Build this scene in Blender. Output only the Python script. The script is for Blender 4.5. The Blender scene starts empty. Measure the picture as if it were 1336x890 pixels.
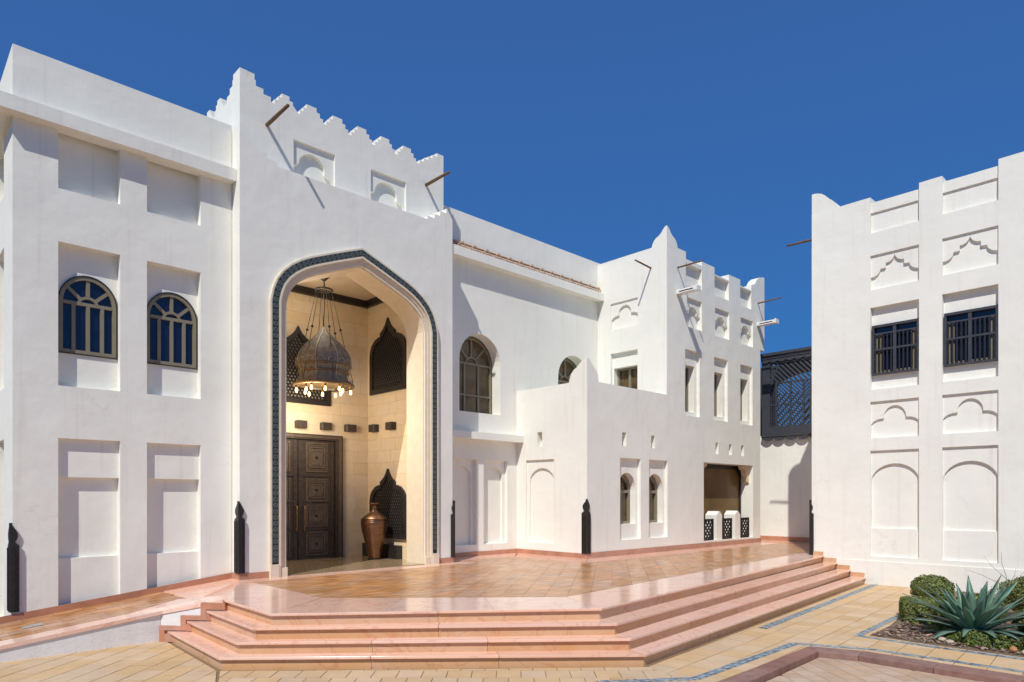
import bpy, bmesh, math, random
import numpy as np
from mathutils import Vector, Matrix
from mathutils.geometry import tessellate_polygon
random.seed(7); np.random.seed(7)
scene = bpy.context.scene
COL = scene.collection
PI = math.pi

# ------------------------------------------------------------------ camera, sky, sun
EYE = 1.5                      # eye height above the terrace (z = 0); the plaza lies at -0.64
YAW = math.radians(46.42)
cam_d = bpy.data.cameras.new('camera'); cam = bpy.data.objects.new('camera', cam_d); COL.objects.link(cam)
cam.location = (0, 0, EYE); cam.rotation_euler = (PI/2, 0, YAW - PI/2)
cam_d.sensor_width = 36; cam_d.lens = 882/1336*36; cam_d.shift_y = 205/1336
cam_d.clip_start = 0.05; cam_d.clip_end = 2000
scene.camera = cam

SUN_TRAVEL = Vector((1.0, 0.57, -1.37)).normalized()
elev = math.asin(-SUN_TRAVEL.z)
w = bpy.data.worlds.new("World"); scene.world = w; w.use_nodes = True
nt = w.node_tree; nt.nodes.clear()
out = nt.nodes.new('ShaderNodeOutputWorld'); bg = nt.nodes.new('ShaderNodeBackground')
sky = nt.nodes.new('ShaderNodeTexSky'); sky.sky_type = 'NISHITA'; sky.sun_disc = False
sky.sun_elevation = elev
sky.sun_rotation = math.atan2(-SUN_TRAVEL.x, -SUN_TRAVEL.y)
sky.air_density = 1.0; sky.dust_density = 0.2; sky.ozone_density = 4.0
# the deep, even blue of a polarised desert sky: each channel of the sky texture is compressed
sp = nt.nodes.new('ShaderNodeSeparateColor'); cb_ = nt.nodes.new('ShaderNodeCombineColor')
nt.links.new(sky.outputs[0], sp.inputs[0])
for ch, (ref, val, gam) in enumerate([(.294, .43, .05), (1.09, 1.34, .34), (2.85, 4.42, .32)]):
    dv = nt.nodes.new('ShaderNodeMath'); dv.operation = 'DIVIDE'; dv.inputs[1].default_value = ref
    pw = nt.nodes.new('ShaderNodeMath'); pw.operation = 'POWER'; pw.inputs[1].default_value = gam
    ml = nt.nodes.new('ShaderNodeMath'); ml.operation = 'MULTIPLY'; ml.inputs[1].default_value = val
    nt.links.new(sp.outputs[ch], dv.inputs[0]); nt.links.new(dv.outputs[0], pw.inputs[0]); nt.links.new(pw.outputs[0], ml.inputs[0])
    nt.links.new(ml.outputs[0], cb_.inputs[ch])
nt.links.new(cb_.outputs[0], bg.inputs[0])
bg.inputs[1].default_value = 0.085
nt.links.new(bg.outputs[0], out.inputs[0])
sun_d = bpy.data.lights.new('sun', 'SUN'); sun = bpy.data.objects.new('sun', sun_d); COL.objects.link(sun)
sun_d.energy = 3.95; sun_d.angle = math.radians(0.53); sun_d.color = (1.0, 0.965, 0.90)
sun.rotation_euler = SUN_TRAVEL.to_track_quat('-Z', 'Y').to_euler(); sun.location = (-20, -10, 30)
scene.view_settings.view_transform = 'Standard'; scene.view_settings.look = 'None'
scene.view_settings.exposure = 0.0; scene.view_settings.gamma = 1.0
try: scene.cycles.max_bounces = 10; scene.cycles.diffuse_bounces = 6
except Exception: pass

# ------------------------------------------------------------------ materials
def mat(name, col, rough=0.7, var=0.0, vscale=2.0, bump=0.0, bscale=40.0, metal=0.0, spec=0.5,
        island=0.0, col2=None, stretch=(1, 1, 1), coat=0.0, rot=0.0):
    m = bpy.data.materials.new(name); m.use_nodes = True
    n = m.node_tree.nodes; l = m.node_tree.links; b = n['Principled BSDF']
    b.inputs['Roughness'].default_value = rough; b.inputs['Metallic'].default_value = metal
    b.inputs['Specular IOR Level'].default_value = spec
    b.inputs['Coat Weight'].default_value = coat
    b.inputs['Base Color'].default_value = (*col, 1)
    geo = n.new('ShaderNodeNewGeometry'); mp = n.new('ShaderNodeMapping'); mp.inputs['Scale'].default_value = stretch
    mp.inputs['Rotation'].default_value = (0, 0, rot)
    l.new(geo.outputs['Position'], mp.inputs['Vector'])
    if var > 0 or island > 0 or col2:
        c2 = col2 if col2 else tuple(c*(1-var) for c in col)
        nz = n.new('ShaderNodeTexNoise'); nz.inputs['Scale'].default_value = vscale; nz.inputs['Detail'].default_value = 5
        nz.inputs['Roughness'].default_value = 0.6
        l.new(mp.outputs[0], nz.inputs['Vector'])
        rp = n.new('ShaderNodeMapRange'); rp.inputs['From Min'].default_value = 0.3; rp.inputs['From Max'].default_value = 0.7
        l.new(nz.outputs['Fac'], rp.inputs['Value'])
        mx = n.new('ShaderNodeMix'); mx.data_type = 'RGBA'
        l.new(rp.outputs[0], mx.inputs['Factor'])
        mx.inputs[6].default_value = (*col, 1); mx.inputs[7].default_value = (*c2, 1)
        src = mx.outputs[2]
        if island > 0:
            # each piece (mesh island or object) gets its own brightness
            oi = n.new('ShaderNodeObjectInfo'); ad = n.new('ShaderNodeMath'); ad.operation = 'ADD'
            l.new(geo.outputs['Random Per Island'], ad.inputs[0]); l.new(oi.outputs['Random'], ad.inputs[1])
            fr = n.new('ShaderNodeMath'); fr.operation = 'FRACT'; l.new(ad.outputs[0], fr.inputs[0])
            mr = n.new('ShaderNodeMapRange'); mr.inputs['To Min'].default_value = 1-island; mr.inputs['To Max'].default_value = 1+island*0.6
            l.new(fr.outputs[0], mr.inputs['Value'])
            h = n.new('ShaderNodeHueSaturation'); l.new(src, h.inputs['Color']); l.new(mr.outputs[0], h.inputs['Value'])
            mr2 = n.new('ShaderNodeMapRange'); mr2.inputs['To Min'].default_value = 1.12; mr2.inputs['To Max'].default_value = 0.88
            m3 = n.new('ShaderNodeMath'); m3.operation = 'MULTIPLY'; m3.inputs[1].default_value = 7.31; l.new(fr.outputs[0], m3.inputs[0])
            f2 = n.new('ShaderNodeMath'); f2.operation = 'FRACT'; l.new(m3.outputs[0], f2.inputs[0])
            l.new(f2.outputs[0], mr2.inputs['Value']); l.new(mr2.outputs[0], h.inputs['Saturation'])
            src = h.outputs[0]
        l.new(src, b.inputs['Base Color'])
    if bump > 0:
        nb = n.new('ShaderNodeTexNoise'); nb.inputs['Scale'].default_value = bscale; nb.inputs['Detail'].default_value = 4
        l.new(mp.outputs[0], nb.inputs['Vector'])
        bp = n.new('ShaderNodeBump'); bp.inputs['Strength'].default_value = bump; bp.inputs['Distance'].default_value = 0.01
        l.new(nb.outputs['Fac'], bp.inputs['Height']); l.new(bp.outputs[0], b.inputs['Normal'])
    return m

def plaster(name, col, col2):
    """troweled lime plaster: broad mottling, faint hairlines and a soft uneven surface"""
    m = mat(name, col, 0.9, 0.0, 0.7, 0.0, col2=col2, spec=0.2)
    n = m.node_tree.nodes; l = m.node_tree.links; b = n['Principled BSDF']
    geo = [x for x in n if x.type == 'NEW_GEOMETRY'][0]
    n1 = n.new('ShaderNodeTexNoise'); n1.inputs['Scale'].default_value = 1.6; n1.inputs['Detail'].default_value = 3
    n2 = n.new('ShaderNodeTexNoise'); n2.inputs['Scale'].default_value = 28; n2.inputs['Detail'].default_value = 6
    for q in (n1, n2): l.new(geo.outputs['Position'], q.inputs['Vector'])
    b1 = n.new('ShaderNodeBump'); b1.inputs['Strength'].default_value = 0.35; b1.inputs['Distance'].default_value = 0.06
    b2 = n.new('ShaderNodeBump'); b2.inputs['Strength'].default_value = 0.25; b2.inputs['Distance'].default_value = 0.006
    l.new(n1.outputs['Fac'], b1.inputs['Height']); l.new(n2.outputs['Fac'], b2.inputs['Height'])
    l.new(b1.outputs[0], b2.inputs['Normal']); l.new(b2.outputs[0], b.inputs['Normal'])
    # hairline cracks in patches and faint vertical water streaks
    dn_ = n.new('ShaderNodeTexNoise'); dn_.inputs['Scale'].default_value = 2.2; dn_.inputs['Detail'].default_value = 5
    l.new(geo.outputs['Position'], dn_.inputs['Vector'])
    ad = n.new('ShaderNodeVectorMath'); ad.operation = 'MULTIPLY_ADD'; ad.inputs[1].default_value = (.9, .9, .9)
    l.new(dn_.outputs['Color'], ad.inputs[0]); l.new(geo.outputs['Position'], ad.inputs[2])
    vo = n.new('ShaderNodeTexVoronoi'); vo.feature = 'DISTANCE_TO_EDGE'; vo.inputs['Scale'].default_value = .55
    l.new(ad.outputs[0], vo.inputs['Vector'])
    cr = n.new('ShaderNodeMapRange'); cr.inputs['From Min'].default_value = 0.0; cr.inputs['From Max'].default_value = .006
    cr.inputs['To Min'].default_value = 1.0; cr.inputs['To Max'].default_value = 0.0; l.new(vo.outputs['Distance'], cr.inputs['Value'])
    mk = n.new('ShaderNodeTexNoise'); mk.inputs['Scale'].default_value = .8; l.new(geo.outputs['Position'], mk.inputs['Vector'])
    mr = n.new('ShaderNodeMapRange'); mr.inputs['From Min'].default_value = .52; mr.inputs['From Max'].default_value = .64; l.new(mk.outputs['Fac'], mr.inputs['Value'])
    m1 = n.new('ShaderNodeMath'); m1.operation = 'MULTIPLY'; l.new(cr.outputs[0], m1.inputs[0]); l.new(mr.outputs[0], m1.inputs[1])
    mp2 = n.new('ShaderNodeMapping'); mp2.inputs['Scale'].default_value = (5, 5, .22); l.new(geo.outputs['Position'], mp2.inputs['Vector'])
    st = n.new('ShaderNodeTexNoise'); st.inputs['Scale'].default_value = 1.6; st.inputs['Detail'].default_value = 4; l.new(mp2.outputs[0], st.inputs['Vector'])
    sr = n.new('ShaderNodeMapRange'); sr.inputs['From Min'].default_value = .58; sr.inputs['From Max'].default_value = .78; sr.inputs['To Max'].default_value = .30; l.new(st.outputs['Fac'], sr.inputs['Value'])
    m2 = n.new('ShaderNodeMath'); m2.operation = 'MULTIPLY_ADD'; m2.inputs[1].default_value = .35; l.new(m1.outputs[0], m2.inputs[0]); l.new(sr.outputs[0], m2.inputs[2]); m2.use_clamp = True
    src = b.inputs['Base Color'].links[0].from_socket
    mx = n.new('ShaderNodeMix'); mx.data_type = 'RGBA'; l.new(m2.outputs[0], mx.inputs['Factor']); l.new(src, mx.inputs[6]); mx.inputs[7].default_value = (.62, .56, .48, 1)
    l.new(mx.outputs[2], b.inputs['Base Color'])
    return m

M = {}
M['white'] = plaster('white_plaster', (0.86, 0.85, 0.775), (0.80, 0.785, 0.71))
M['rough_white'] = mat('rough_render', (0.80, 0.79, 0.77), 0.95, 0.2, 3, 0.45, 24, col2=(0.72, 0.70, 0.68))
M['cream'] = mat('limestone', (0.72, 0.60, 0.42), 0.75, 0.1, 5, 0.25, 50, island=0.035, col2=(0.68, 0.55, 0.38))
M['creamtrim'] = mat('limestone_trim', (0.78, 0.69, 0.54), 0.7, 0.1, 6, 0.15, 60, col2=(0.72, 0.62, 0.46))
M['joint'] = mat('stone_joint', (0.68, 0.56, 0.38), 0.9)
M['bronze'] = mat('dull_bronze', (0.30, 0.21, 0.11), 0.45, 0.4, 20, metal=0.7)
M['ribmetal'] = mat('lantern_rib_metal', (0.42, 0.41, 0.38), 0.45, 0.3, 20, metal=0.4)
M['ceil'] = mat('ceiling_plaster', (0.66, 0.56, 0.42), 0.9, 0.05, 3)
M['darkwood'] = mat('black_wood', (0.022, 0.019, 0.018), 0.45, 0.4, 12, 0.4, 60)
M['doorwood'] = mat('carved_door_wood', (0.060, 0.045, 0.033), 0.42, 0.5, 9, 0.5, 45, col2=(0.030, 0.022, 0.017))
M['doorpanel'] = mat('door_panel_wood', (0.13, 0.098, 0.070), 0.42, 0.5, 14, 0.5, 50, col2=(0.07, 0.052, 0.038))
M['brass'] = mat('aged_brass', (0.55, 0.38, 0.16), 0.3, 0.3, 20, metal=1.0)
M['bandmetal'] = mat('verdigris_band', (0.022, 0.030, 0.030), 0.5, 0.4, 14, 0.6, 70, metal=0.2, col2=(0.045, 0.06, 0.058))
M['bandchain'] = mat('raised_band_carving', (0.15, 0.18, 0.17), 0.45, 0.4, 14, 0.3, 70, metal=0.2)
M['screenback'] = mat('screen_backing', (0.26, 0.23, 0.20), 0.8)
M['screen'] = mat('bridge_screen_paint', (0.060, 0.063, 0.075), 0.45, 0.3, 8, 0.1, 40)
M['frame'] = mat('olive_window_frame', (0.25, 0.215, 0.145), 0.5, 0.15, 8)
M['bronze_frame'] = mat('dark_frame_rebate', (0.035, 0.032, 0.026), 0.5)
M['glassblue'] = mat('blue_reflecting_glass', (0.010, 0.013, 0.045), 0.05, spec=.75, var=0.6, vscale=2.2, bump=.06, bscale=3)
M['opening_pane'] = mat('brown_shaded_glass', (0.20, 0.125, 0.045), 0.25, spec=0.22, var=0.35, vscale=.8)
M['glassbrown'] = mat('brown_glass', (0.165, 0.112, 0.058), 0.10, spec=0.38, var=0.6, vscale=2.5)
M['brownback'] = mat('brown_timber_lining', (0.17, 0.115, 0.05), 0.35, 0.3, 1.2, spec=0.6)
M['pole'] = mat('roof_pole_wood', (0.20, 0.115, 0.05), 0.75, 0.5, 14, 0.5, 60)
M['rope'] = mat('orange_timber', (0.44, 0.21, 0.09), 0.75, 0.4, 16, 0.4, 60)
M['lashing'] = mat('cane_lashing', (0.62, 0.42, 0.26), 0.8, 0.3, 20)
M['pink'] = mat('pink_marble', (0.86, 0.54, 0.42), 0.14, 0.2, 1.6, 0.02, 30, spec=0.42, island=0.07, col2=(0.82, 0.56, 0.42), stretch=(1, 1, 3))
M['pinkdark'] = mat('pink_marble_skirting', (0.58, 0.29, 0.19), 0.35, 0.3, 3, island=0.08)
def vein(m, col, sc, amt):
    n = m.node_tree.nodes; l = m.node_tree.links; b = n['Principled BSDF']; geo = [x for x in n if x.type == 'NEW_GEOMETRY'][0]
    wv = n.new('ShaderNodeTexNoise'); wv.inputs['Scale'].default_value = sc; wv.inputs['Detail'].default_value = 6; wv.inputs['Distortion'].default_value = 2.2
    l.new(geo.outputs['Position'], wv.inputs['Vector'])
    r1 = n.new('ShaderNodeMapRange'); r1.inputs['From Min'].default_value = .50; r1.inputs['From Max'].default_value = .53; r1.inputs['To Min'].default_value = amt; r1.inputs['To Max'].default_value = 0; 
    ab = n.new('ShaderNodeMath'); ab.operation = 'PINGPONG'; ab.inputs[1].default_value = .515
    sb = n.new('ShaderNodeMath'); sb.operation = 'SUBTRACT'; sb.inputs[1].default_value = .5; aa = n.new('ShaderNodeMath'); aa.operation = 'ABSOLUTE'
    l.new(wv.outputs['Fac'], sb.inputs[0]); l.new(sb.outputs[0], aa.inputs[0])
    r1.inputs['From Min'].default_value = 0; r1.inputs['From Max'].default_value = .022; l.new(aa.outputs[0], r1.inputs['Value'])
    src = b.inputs['Base Color'].links[0].from_socket
    mx = n.new('ShaderNodeMix'); mx.data_type = 'RGBA'; l.new(r1.outputs[0], mx.inputs['Factor']); l.new(src, mx.inputs[6]); mx.inputs[7].default_value = (*col, 1)
    l.new(mx.outputs[2], b.inputs['Base Color'])
vein(M['pink'], (0.62, 0.27, 0.16), .9, .45)
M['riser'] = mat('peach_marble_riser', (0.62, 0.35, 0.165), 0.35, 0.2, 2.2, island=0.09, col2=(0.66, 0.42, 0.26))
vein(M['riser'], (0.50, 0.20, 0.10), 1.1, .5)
M['browntile'] = mat('brown_sandstone_tile', (0.72, 0.385, 0.185), 0.28, 0.3, 3.0, 0.03, 30, spec=0.36, island=0.10,
                     col2=(0.25, 0.115, 0.055), stretch=(.8, 3.4, 1), rot=0.78)
M['grout'] = mat('tile_grout', (0.46, 0.27, 0.15), 0.9)
M['paver'] = mat('sand_paver', (0.64, 0.45, 0.26), 0.75, 0.2, 3.5, 0.35, 60, island=0.08, col2=(0.56, 0.385, 0.215))
M['paverpink'] = mat('driveway_paver', (0.55, 0.40, 0.285), 0.8, 0.2, 3.5, 0.35, 60, island=0.10, col2=(0.47, 0.33, 0.22))
M['paverjoint'] = mat('paver_joint', (0.23, 0.155, 0.08), 0.95)
M['tileblue'] = mat('blue_mosaic', (0.10, 0.20, 0.32), 0.45, 0.3, 6, island=0.55, col2=(0.24, 0.31, 0.32))
M['tilegrey'] = mat('pale_mosaic', (0.42, 0.43, 0.40), 0.4, 0.2, 6, island=0.2)
M['curb'] = mat('maroon_curb_stone', (0.21, 0.105, 0.085), 0.7, 0.4, 7, 0.5, 50, island=0.1, col2=(0.30, 0.17, 0.13))
M['soil'] = mat('soil', (0.24, 0.165, 0.11), 0.95, 0.5, 15, 0.8, 60)
M['chip'] = mat('bark_chip', (0.56, 0.39, 0.29), 0.9, 0.2, 15, island=0.6, col2=(0.12, 0.07, 0.045))
M['leaf'] = mat('box_leaf', (0.22, 0.25, 0.06), 0.5, 0.3, 30, island=0.5, spec=0.45, col2=(0.12, 0.15, 0.035))
M['leaf2'] = mat('ground_cover_leaf', (0.17, 0.20, 0.04), 0.5, 0.3, 30, island=0.5, spec=0.4, col2=(0.06, 0.10, 0.02))
M['twig'] = mat('twig_bark', (0.10, 0.065, 0.04), 0.9)
M['agave'] = mat('agave_leaf', (0.105, 0.225, 0.18), 0.42, 0.35, 5, 0.1, 60, spec=0.4, island=0.22, col2=(0.19, 0.30, 0.19))
M['copper'] = mat('hammered_copper', (0.31, 0.175, 0.105), 0.33, 0.4, 5, 0.35, 18, metal=0.85, stretch=(1, 1, 5))
M['lantern'] = mat('weathered_lantern_metal', (0.27, 0.265, 0.25), 0.6, 0.5, 10, 0.8, 38, metal=0.25, col2=(0.12, 0.11, 0.105))
M['iron'] = mat('black_iron', (0.02, 0.018, 0.016), 0.5)
M['lampwhite'] = mat('white_lamp_housing', (0.78, 0.76, 0.72), 0.4)
M['rock'] = mat('pale_rock', (0.58, 0.48, 0.36), 0.85, 0.3, 12, 0.6, 30)
M['rockorange'] = mat('orange_rock', (0.52, 0.24, 0.09), 0.85, 0.3, 12, 0.5, 30)
M['vestfloor'] = mat('polished_threshold', (0.36, 0.27, 0.16), 0.12, 0.2, 2, spec=0.6)
def bulb_mat():
    m = bpy.data.materials.new('lit_bulb'); m.use_nodes = True; b = m.node_tree.nodes['Principled BSDF']
    b.inputs['Base Color'].default_value = (1, .8, .5, 1)
    b.inputs['Emission Color'].default_value = (1, .66, .28, 1); b.inputs['Emission Strength'].default_value = 4
    return m
M['bulb'] = bulb_mat()
def bronze_leaf_pane(): return M['glassbrown']

# ------------------------------------------------------------------ object helpers
def link(o, parent=None):
    COL.objects.link(o)
    if parent is not None: o.parent = parent
    return o
def root(name, label, cat, loc=(0, 0, 0), group=None):
    o = bpy.data.objects.new(name, None); o.location = loc; o.empty_display_size = .2; COL.objects.link(o)
    o['label'] = label; o['category'] = cat
    if group: o['group'] = group
    return o
def tag(o, label, cat, group=None):
    o['label'] = label; o['category'] = cat
    if group: o['group'] = group
    return o
def meshobj(name, bm, m, parent=None, smooth=False, recalc=True, origin=None, doubles=True):
    if doubles: bmesh.ops.remove_doubles(bm, verts=bm.verts, dist=1e-5)
    if recalc: bmesh.ops.recalc_face_normals(bm, faces=bm.faces)
    me = bpy.data.meshes.new(name); bm.to_mesh(me); bm.free()
    me.materials.append(m)
    if smooth: me.polygons.foreach_set('use_smooth', [True]*len(me.polygons))
    o = bpy.data.objects.new(name, me); link(o, parent)
    if parent is not None:          # geometry is written in world metres; keep it there
        o.matrix_parent_inverse = Matrix.Identity(4)
        o.location = -parent_world(parent)
    return o
def parent_world(p):
    v = Vector((0, 0, 0))
    while p is not None:
        v += p.location; p = p.parent
    return v
def struct(name, bm, m, parent=None):
    o = meshobj(name, bm, m, parent)
    if parent is None: o['kind'] = 'structure'
    return o
def box(bm, x0, x1, y0, y1, z0, z1, bev=0.0):
    vs = [bm.verts.new(p) for p in [(x0,y0,z0),(x1,y0,z0),(x1,y1,z0),(x0,y1,z0),(x0,y0,z1),(x1,y0,z1),(x1,y1,z1),(x0,y1,z1)]]
    fs = [bm.faces.new([vs[i] for i in f]) for f in [(0,3,2,1),(4,5,6,7),(0,1,5,4),(1,2,6,5),(2,3,7,6),(3,0,4,7)]]
    if bev > 0:
        es = list({e for f in fs for e in f.edges})
        bmesh.ops.bevel(bm, geom=es, offset=bev, segments=1, affect='EDGES')
def onY(Yp):      # wall facing -Y: (u, z, depth into the wall)
    return lambda u, z, d: (u, Yp + d, z)
def onX(Xp):      # wall facing -X
    return lambda u, z, d: (Xp + d, u, z)
def onXr(Xp):     # wall facing +X
    return lambda u, z, d: (Xp - d, u, z)
def rect(u0, u1, z0, z1): return [(u0, z0), (u1, z0), (u1, z1), (u0, z1)]
def arch(u0, u1, z0, zs, rise, n=14, power=1.0):
    c = (u0+u1)/2; r = (u1-u0)/2
    return [(u0, z0), (u1, z0)] + [(c + r*math.cos(a), zs + rise*math.sin(a)**power) for a in [PI*i/n for i in range(n+1)]]
def tess(bm, T, outline, holes, d):
    polys = [[Vector((u, z, 0)) for u, z in outline]] + [[Vector((u, z, 0)) for u, z in h] for h in holes]
    flat = [p for q in polys for p in q]
    vs = [bm.verts.new(T(p.x, p.y, d)) for p in flat]
    for t in tessellate_polygon(polys):
        try: bm.faces.new([vs[i] for i in t])
        except ValueError: pass
def ring(bm, T, poly, d0, d1):
    n = len(poly)
    a = [bm.verts.new(T(u, z, d0)) for u, z in poly]; b = [bm.verts.new(T(u, z, d1)) for u, z in poly]
    for i in range(n):
        j = (i+1) % n
        bm.faces.new((a[i], a[j], b[j], b[i]))
def wall(bm, T, outline, holes, thick, d0=0.0):
    """slab with recesses; hole = (polygon, depth, [nested holes]); depth None goes right through"""
    tess(bm, T, outline, [h[0] for h in holes], d0)
    def total(h): return h[1] + max([total(q) for q in h[2]] if len(h) > 2 and h[2] else [0])
    thru = [h[0] for h in holes if h[1] is None or total(h) > thick-.004]
    for h in holes:
        if h[1] is None: ring(bm, T, h[0], d0, d0+thick)
        else: recess(bm, T, h, d0)
    ring(bm, T, outline, d0, d0+thick)
    tess(bm, T, outline, thru, d0+thick)
def recess(bm, T, h, d0):
    poly, dep, nest = h[0], h[1], (h[2] if len(h) > 2 else [])
    ring(bm, T, poly, d0, d0+dep)
    tess(bm, T, poly, [q[0] for q in nest], d0+dep)
    for q in nest: recess(bm, T, q, d0+dep)
def prism(bm, T, poly, d0, d1):
    tess(bm, T, poly, [], d0); tess(bm, T, poly, [], d1); ring(bm, T, poly, d0, d1)
def prism_holes(bm, T, poly, holes, d0, d1):
    tess(bm, T, poly, holes, d0); tess(bm, T, poly, holes, d1); ring(bm, T, poly, d0, d1)
    for h in holes: ring(bm, T, h, d0, d1)
def bar(bm, T, p0, p1, wd, d0, d1):
    """flat bar in a wall plane from p0 to p1 (u, z)"""
    a = Vector(p0); b = Vector(p1); t = (b-a).normalized(); nrm = Vector((-t.y, t.x))*(wd/2)
    prism(bm, T, [tuple(a+nrm), tuple(a-nrm), tuple(b-nrm), tuple(b+nrm)], d0, d1)
def ubox(bm, T, u0, u1, z0, z1, d0, d1): prism(bm, T, rect(u0, u1, z0, z1), d0, d1)
def cyl(bm, a, b, r0, r1=None, n=10):
    a = Vector(a); b = Vector(b); r1 = r0 if r1 is None else r1
    t = (b-a).normalized(); s = t.orthogonal().normalized(); q = t.cross(s)
    A = [bm.verts.new(a + (s*math.cos(2*PI*i/n) + q*math.sin(2*PI*i/n))*r0) for i in range(n)]
    B = [bm.verts.new(b + (s*math.cos(2*PI*i/n) + q*math.sin(2*PI*i/n))*r1) for i in range(n)]
    for i in range(n): bm.faces.new((A[i], A[(i+1) % n], B[(i+1) % n], B[i]))
    bm.faces.new(A[::-1]); bm.faces.new(B)
def tube(bm, pts, rs, n=7):
    rings = []
    pts = [Vector(p) for p in pts]
    for i, p in enumerate(pts):
        t = (pts[min(i+1, len(pts)-1)] - pts[max(i-1, 0)]).normalized(); s = t.orthogonal().normalized(); q = t.cross(s)
        rings.append([bm.verts.new(p + (s*math.cos(2*PI*k/n) + q*math.sin(2*PI*k/n))*rs[i]) for k in range(n)])
    for a, b in zip(rings, rings[1:]):
        for k in range(n): bm.faces.new((a[k], a[(k+1) % n], b[(k+1) % n], b[k]))
    bm.faces.new(rings[0][::-1]); bm.faces.new(rings[-1])
def lathe(bm, cx, cy, prof, n=32, mod=None, base=True):
    rings = []
    for r, z in prof:
        rings.append([bm.verts.new((cx + (r*(mod(2*PI*i/n) if mod else 1))*math.cos(2*PI*i/n), cy + (r*(mod(2*PI*i/n) if mod else 1))*math.sin(2*PI*i/n), z)) for i in range(n)])
    for a, b in zip(rings, rings[1:]):
        for i in range(n): bm.faces.new((a[i], a[(i+1) % n], b[(i+1) % n], b[i]))
    if base: bm.faces.new(rings[0][::-1])
    bm.faces.new(rings[-1])
def NB(): return bmesh.new()
def part(name, fn, m, parent, **k):
    bm = NB(); fn(bm); return meshobj(name, bm, m, parent, **k)
def bevel_sharp(o, wd=0.012):
    md = o.modifiers.new('soft_arris', 'BEVEL'); md.width = wd; md.segments = 2; md.limit_method = 'ANGLE'; md.angle_limit = math.radians(50)
    return o

# cusped head shapes: list of (fraction across, fraction below the panel top)
def q_arc(p, q, n=6, kind='convex'):
    pts = []
    for i in range(n+1):
        a = PI/2*i/n
        if kind == 'convex': f, g = 1-math.cos(a), math.sin(a)     # leaves vertical, arrives horizontal
        else: f, g = math.sin(a), 1-math.cos(a)                    # leaves horizontal, arrives vertical
        pts.append((p[0]+(q[0]-p[0])*f, p[1]+(q[1]-p[1])*g))
    return pts
def trefoil():
    left = q_arc((0.0, .66), (.24, .47)) + [(.27, .47)] + q_arc((.27, .44), (.5, .14), 8)
    return left + [(1-u, v) for u, v in left[::-1][1:]]
def ogee_steps():
    left = q_arc((0.0, .62), (.20, .42), 6, 'concave') + [(.31, .41)] + q_arc((.31, .28), (.5, .07), 6, 'concave')
    return left + [(1-u, v) for u, v in left[::-1][1:]]
def small_trefoil():
    left = [(0.0, .55), (.10, .50), (.10, .42), (.20, .42)] + q_arc((.20, .50), (.5, .24), 6)
    return left + [(1-u, v) for u, v in left[::-1][1:]]
def spandrel(parent, T, u0, u1, z0, z1, curve, d0, d1, name='spandrel'):
    pts = [(u0 + (u1-u0)*u, z1 - (z1-z0)*v) for u, v in curve]
    pts[0] = (u0-.01, pts[0][1]); pts[-1] = (u1+.01, pts[-1][1])
    return part(name, lambda bm: prism(bm, T, pts + [(u1+.01, z1+.01), (u0-.01, z1+.01)], d0, d1), M['white'], parent)
def arch_curve(zs_frac, top_frac, n=14):
    return [(.5 - .5*math.cos(PI*i/n), zs_frac - (zs_frac-top_frac)*math.sin(PI*i/n)) for i in range(n+1)]
def finial(parent, cx, cy, zb, prof, sx=1.0, sy=1.0, dirx=1, diry=1):
    """solid corner finial: square sections shrinking towards the outside corner"""
    def f(bm):
        rings = []
        for wv, h in prof:
            x1, y1 = cx+dirx*max(wv, .015)*sx, cy+diry*max(wv, .015)*sy
            rings.append([bm.verts.new(p) for p in [(cx, cy, zb+h), (x1, cy, zb+h), (x1, y1, zb+h), (cx, y1, zb+h)]])
        for a, b in zip(rings, rings[1:]):
            for k in range(4): bm.faces.new((a[k], a[(k+1) % 4], b[(k+1) % 4], b[k]))
        bm.faces.new(rings[0][::-1]); bm.faces.new(rings[-1])
    return part('finial', f, M['white'], parent)
def spout(parent, base, tip, r=.032):
    def f(bm):
        b = Vector(base); t = Vector(tip); d = (t-b)
        tube(bm, [b-d.normalized()*.05, b+d*.3, b+d*.65, t], [r, r*1.05, r*.95, r*.88], 9)
    return part('roof_spout', f, M['pole'], parent, smooth=True)

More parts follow.
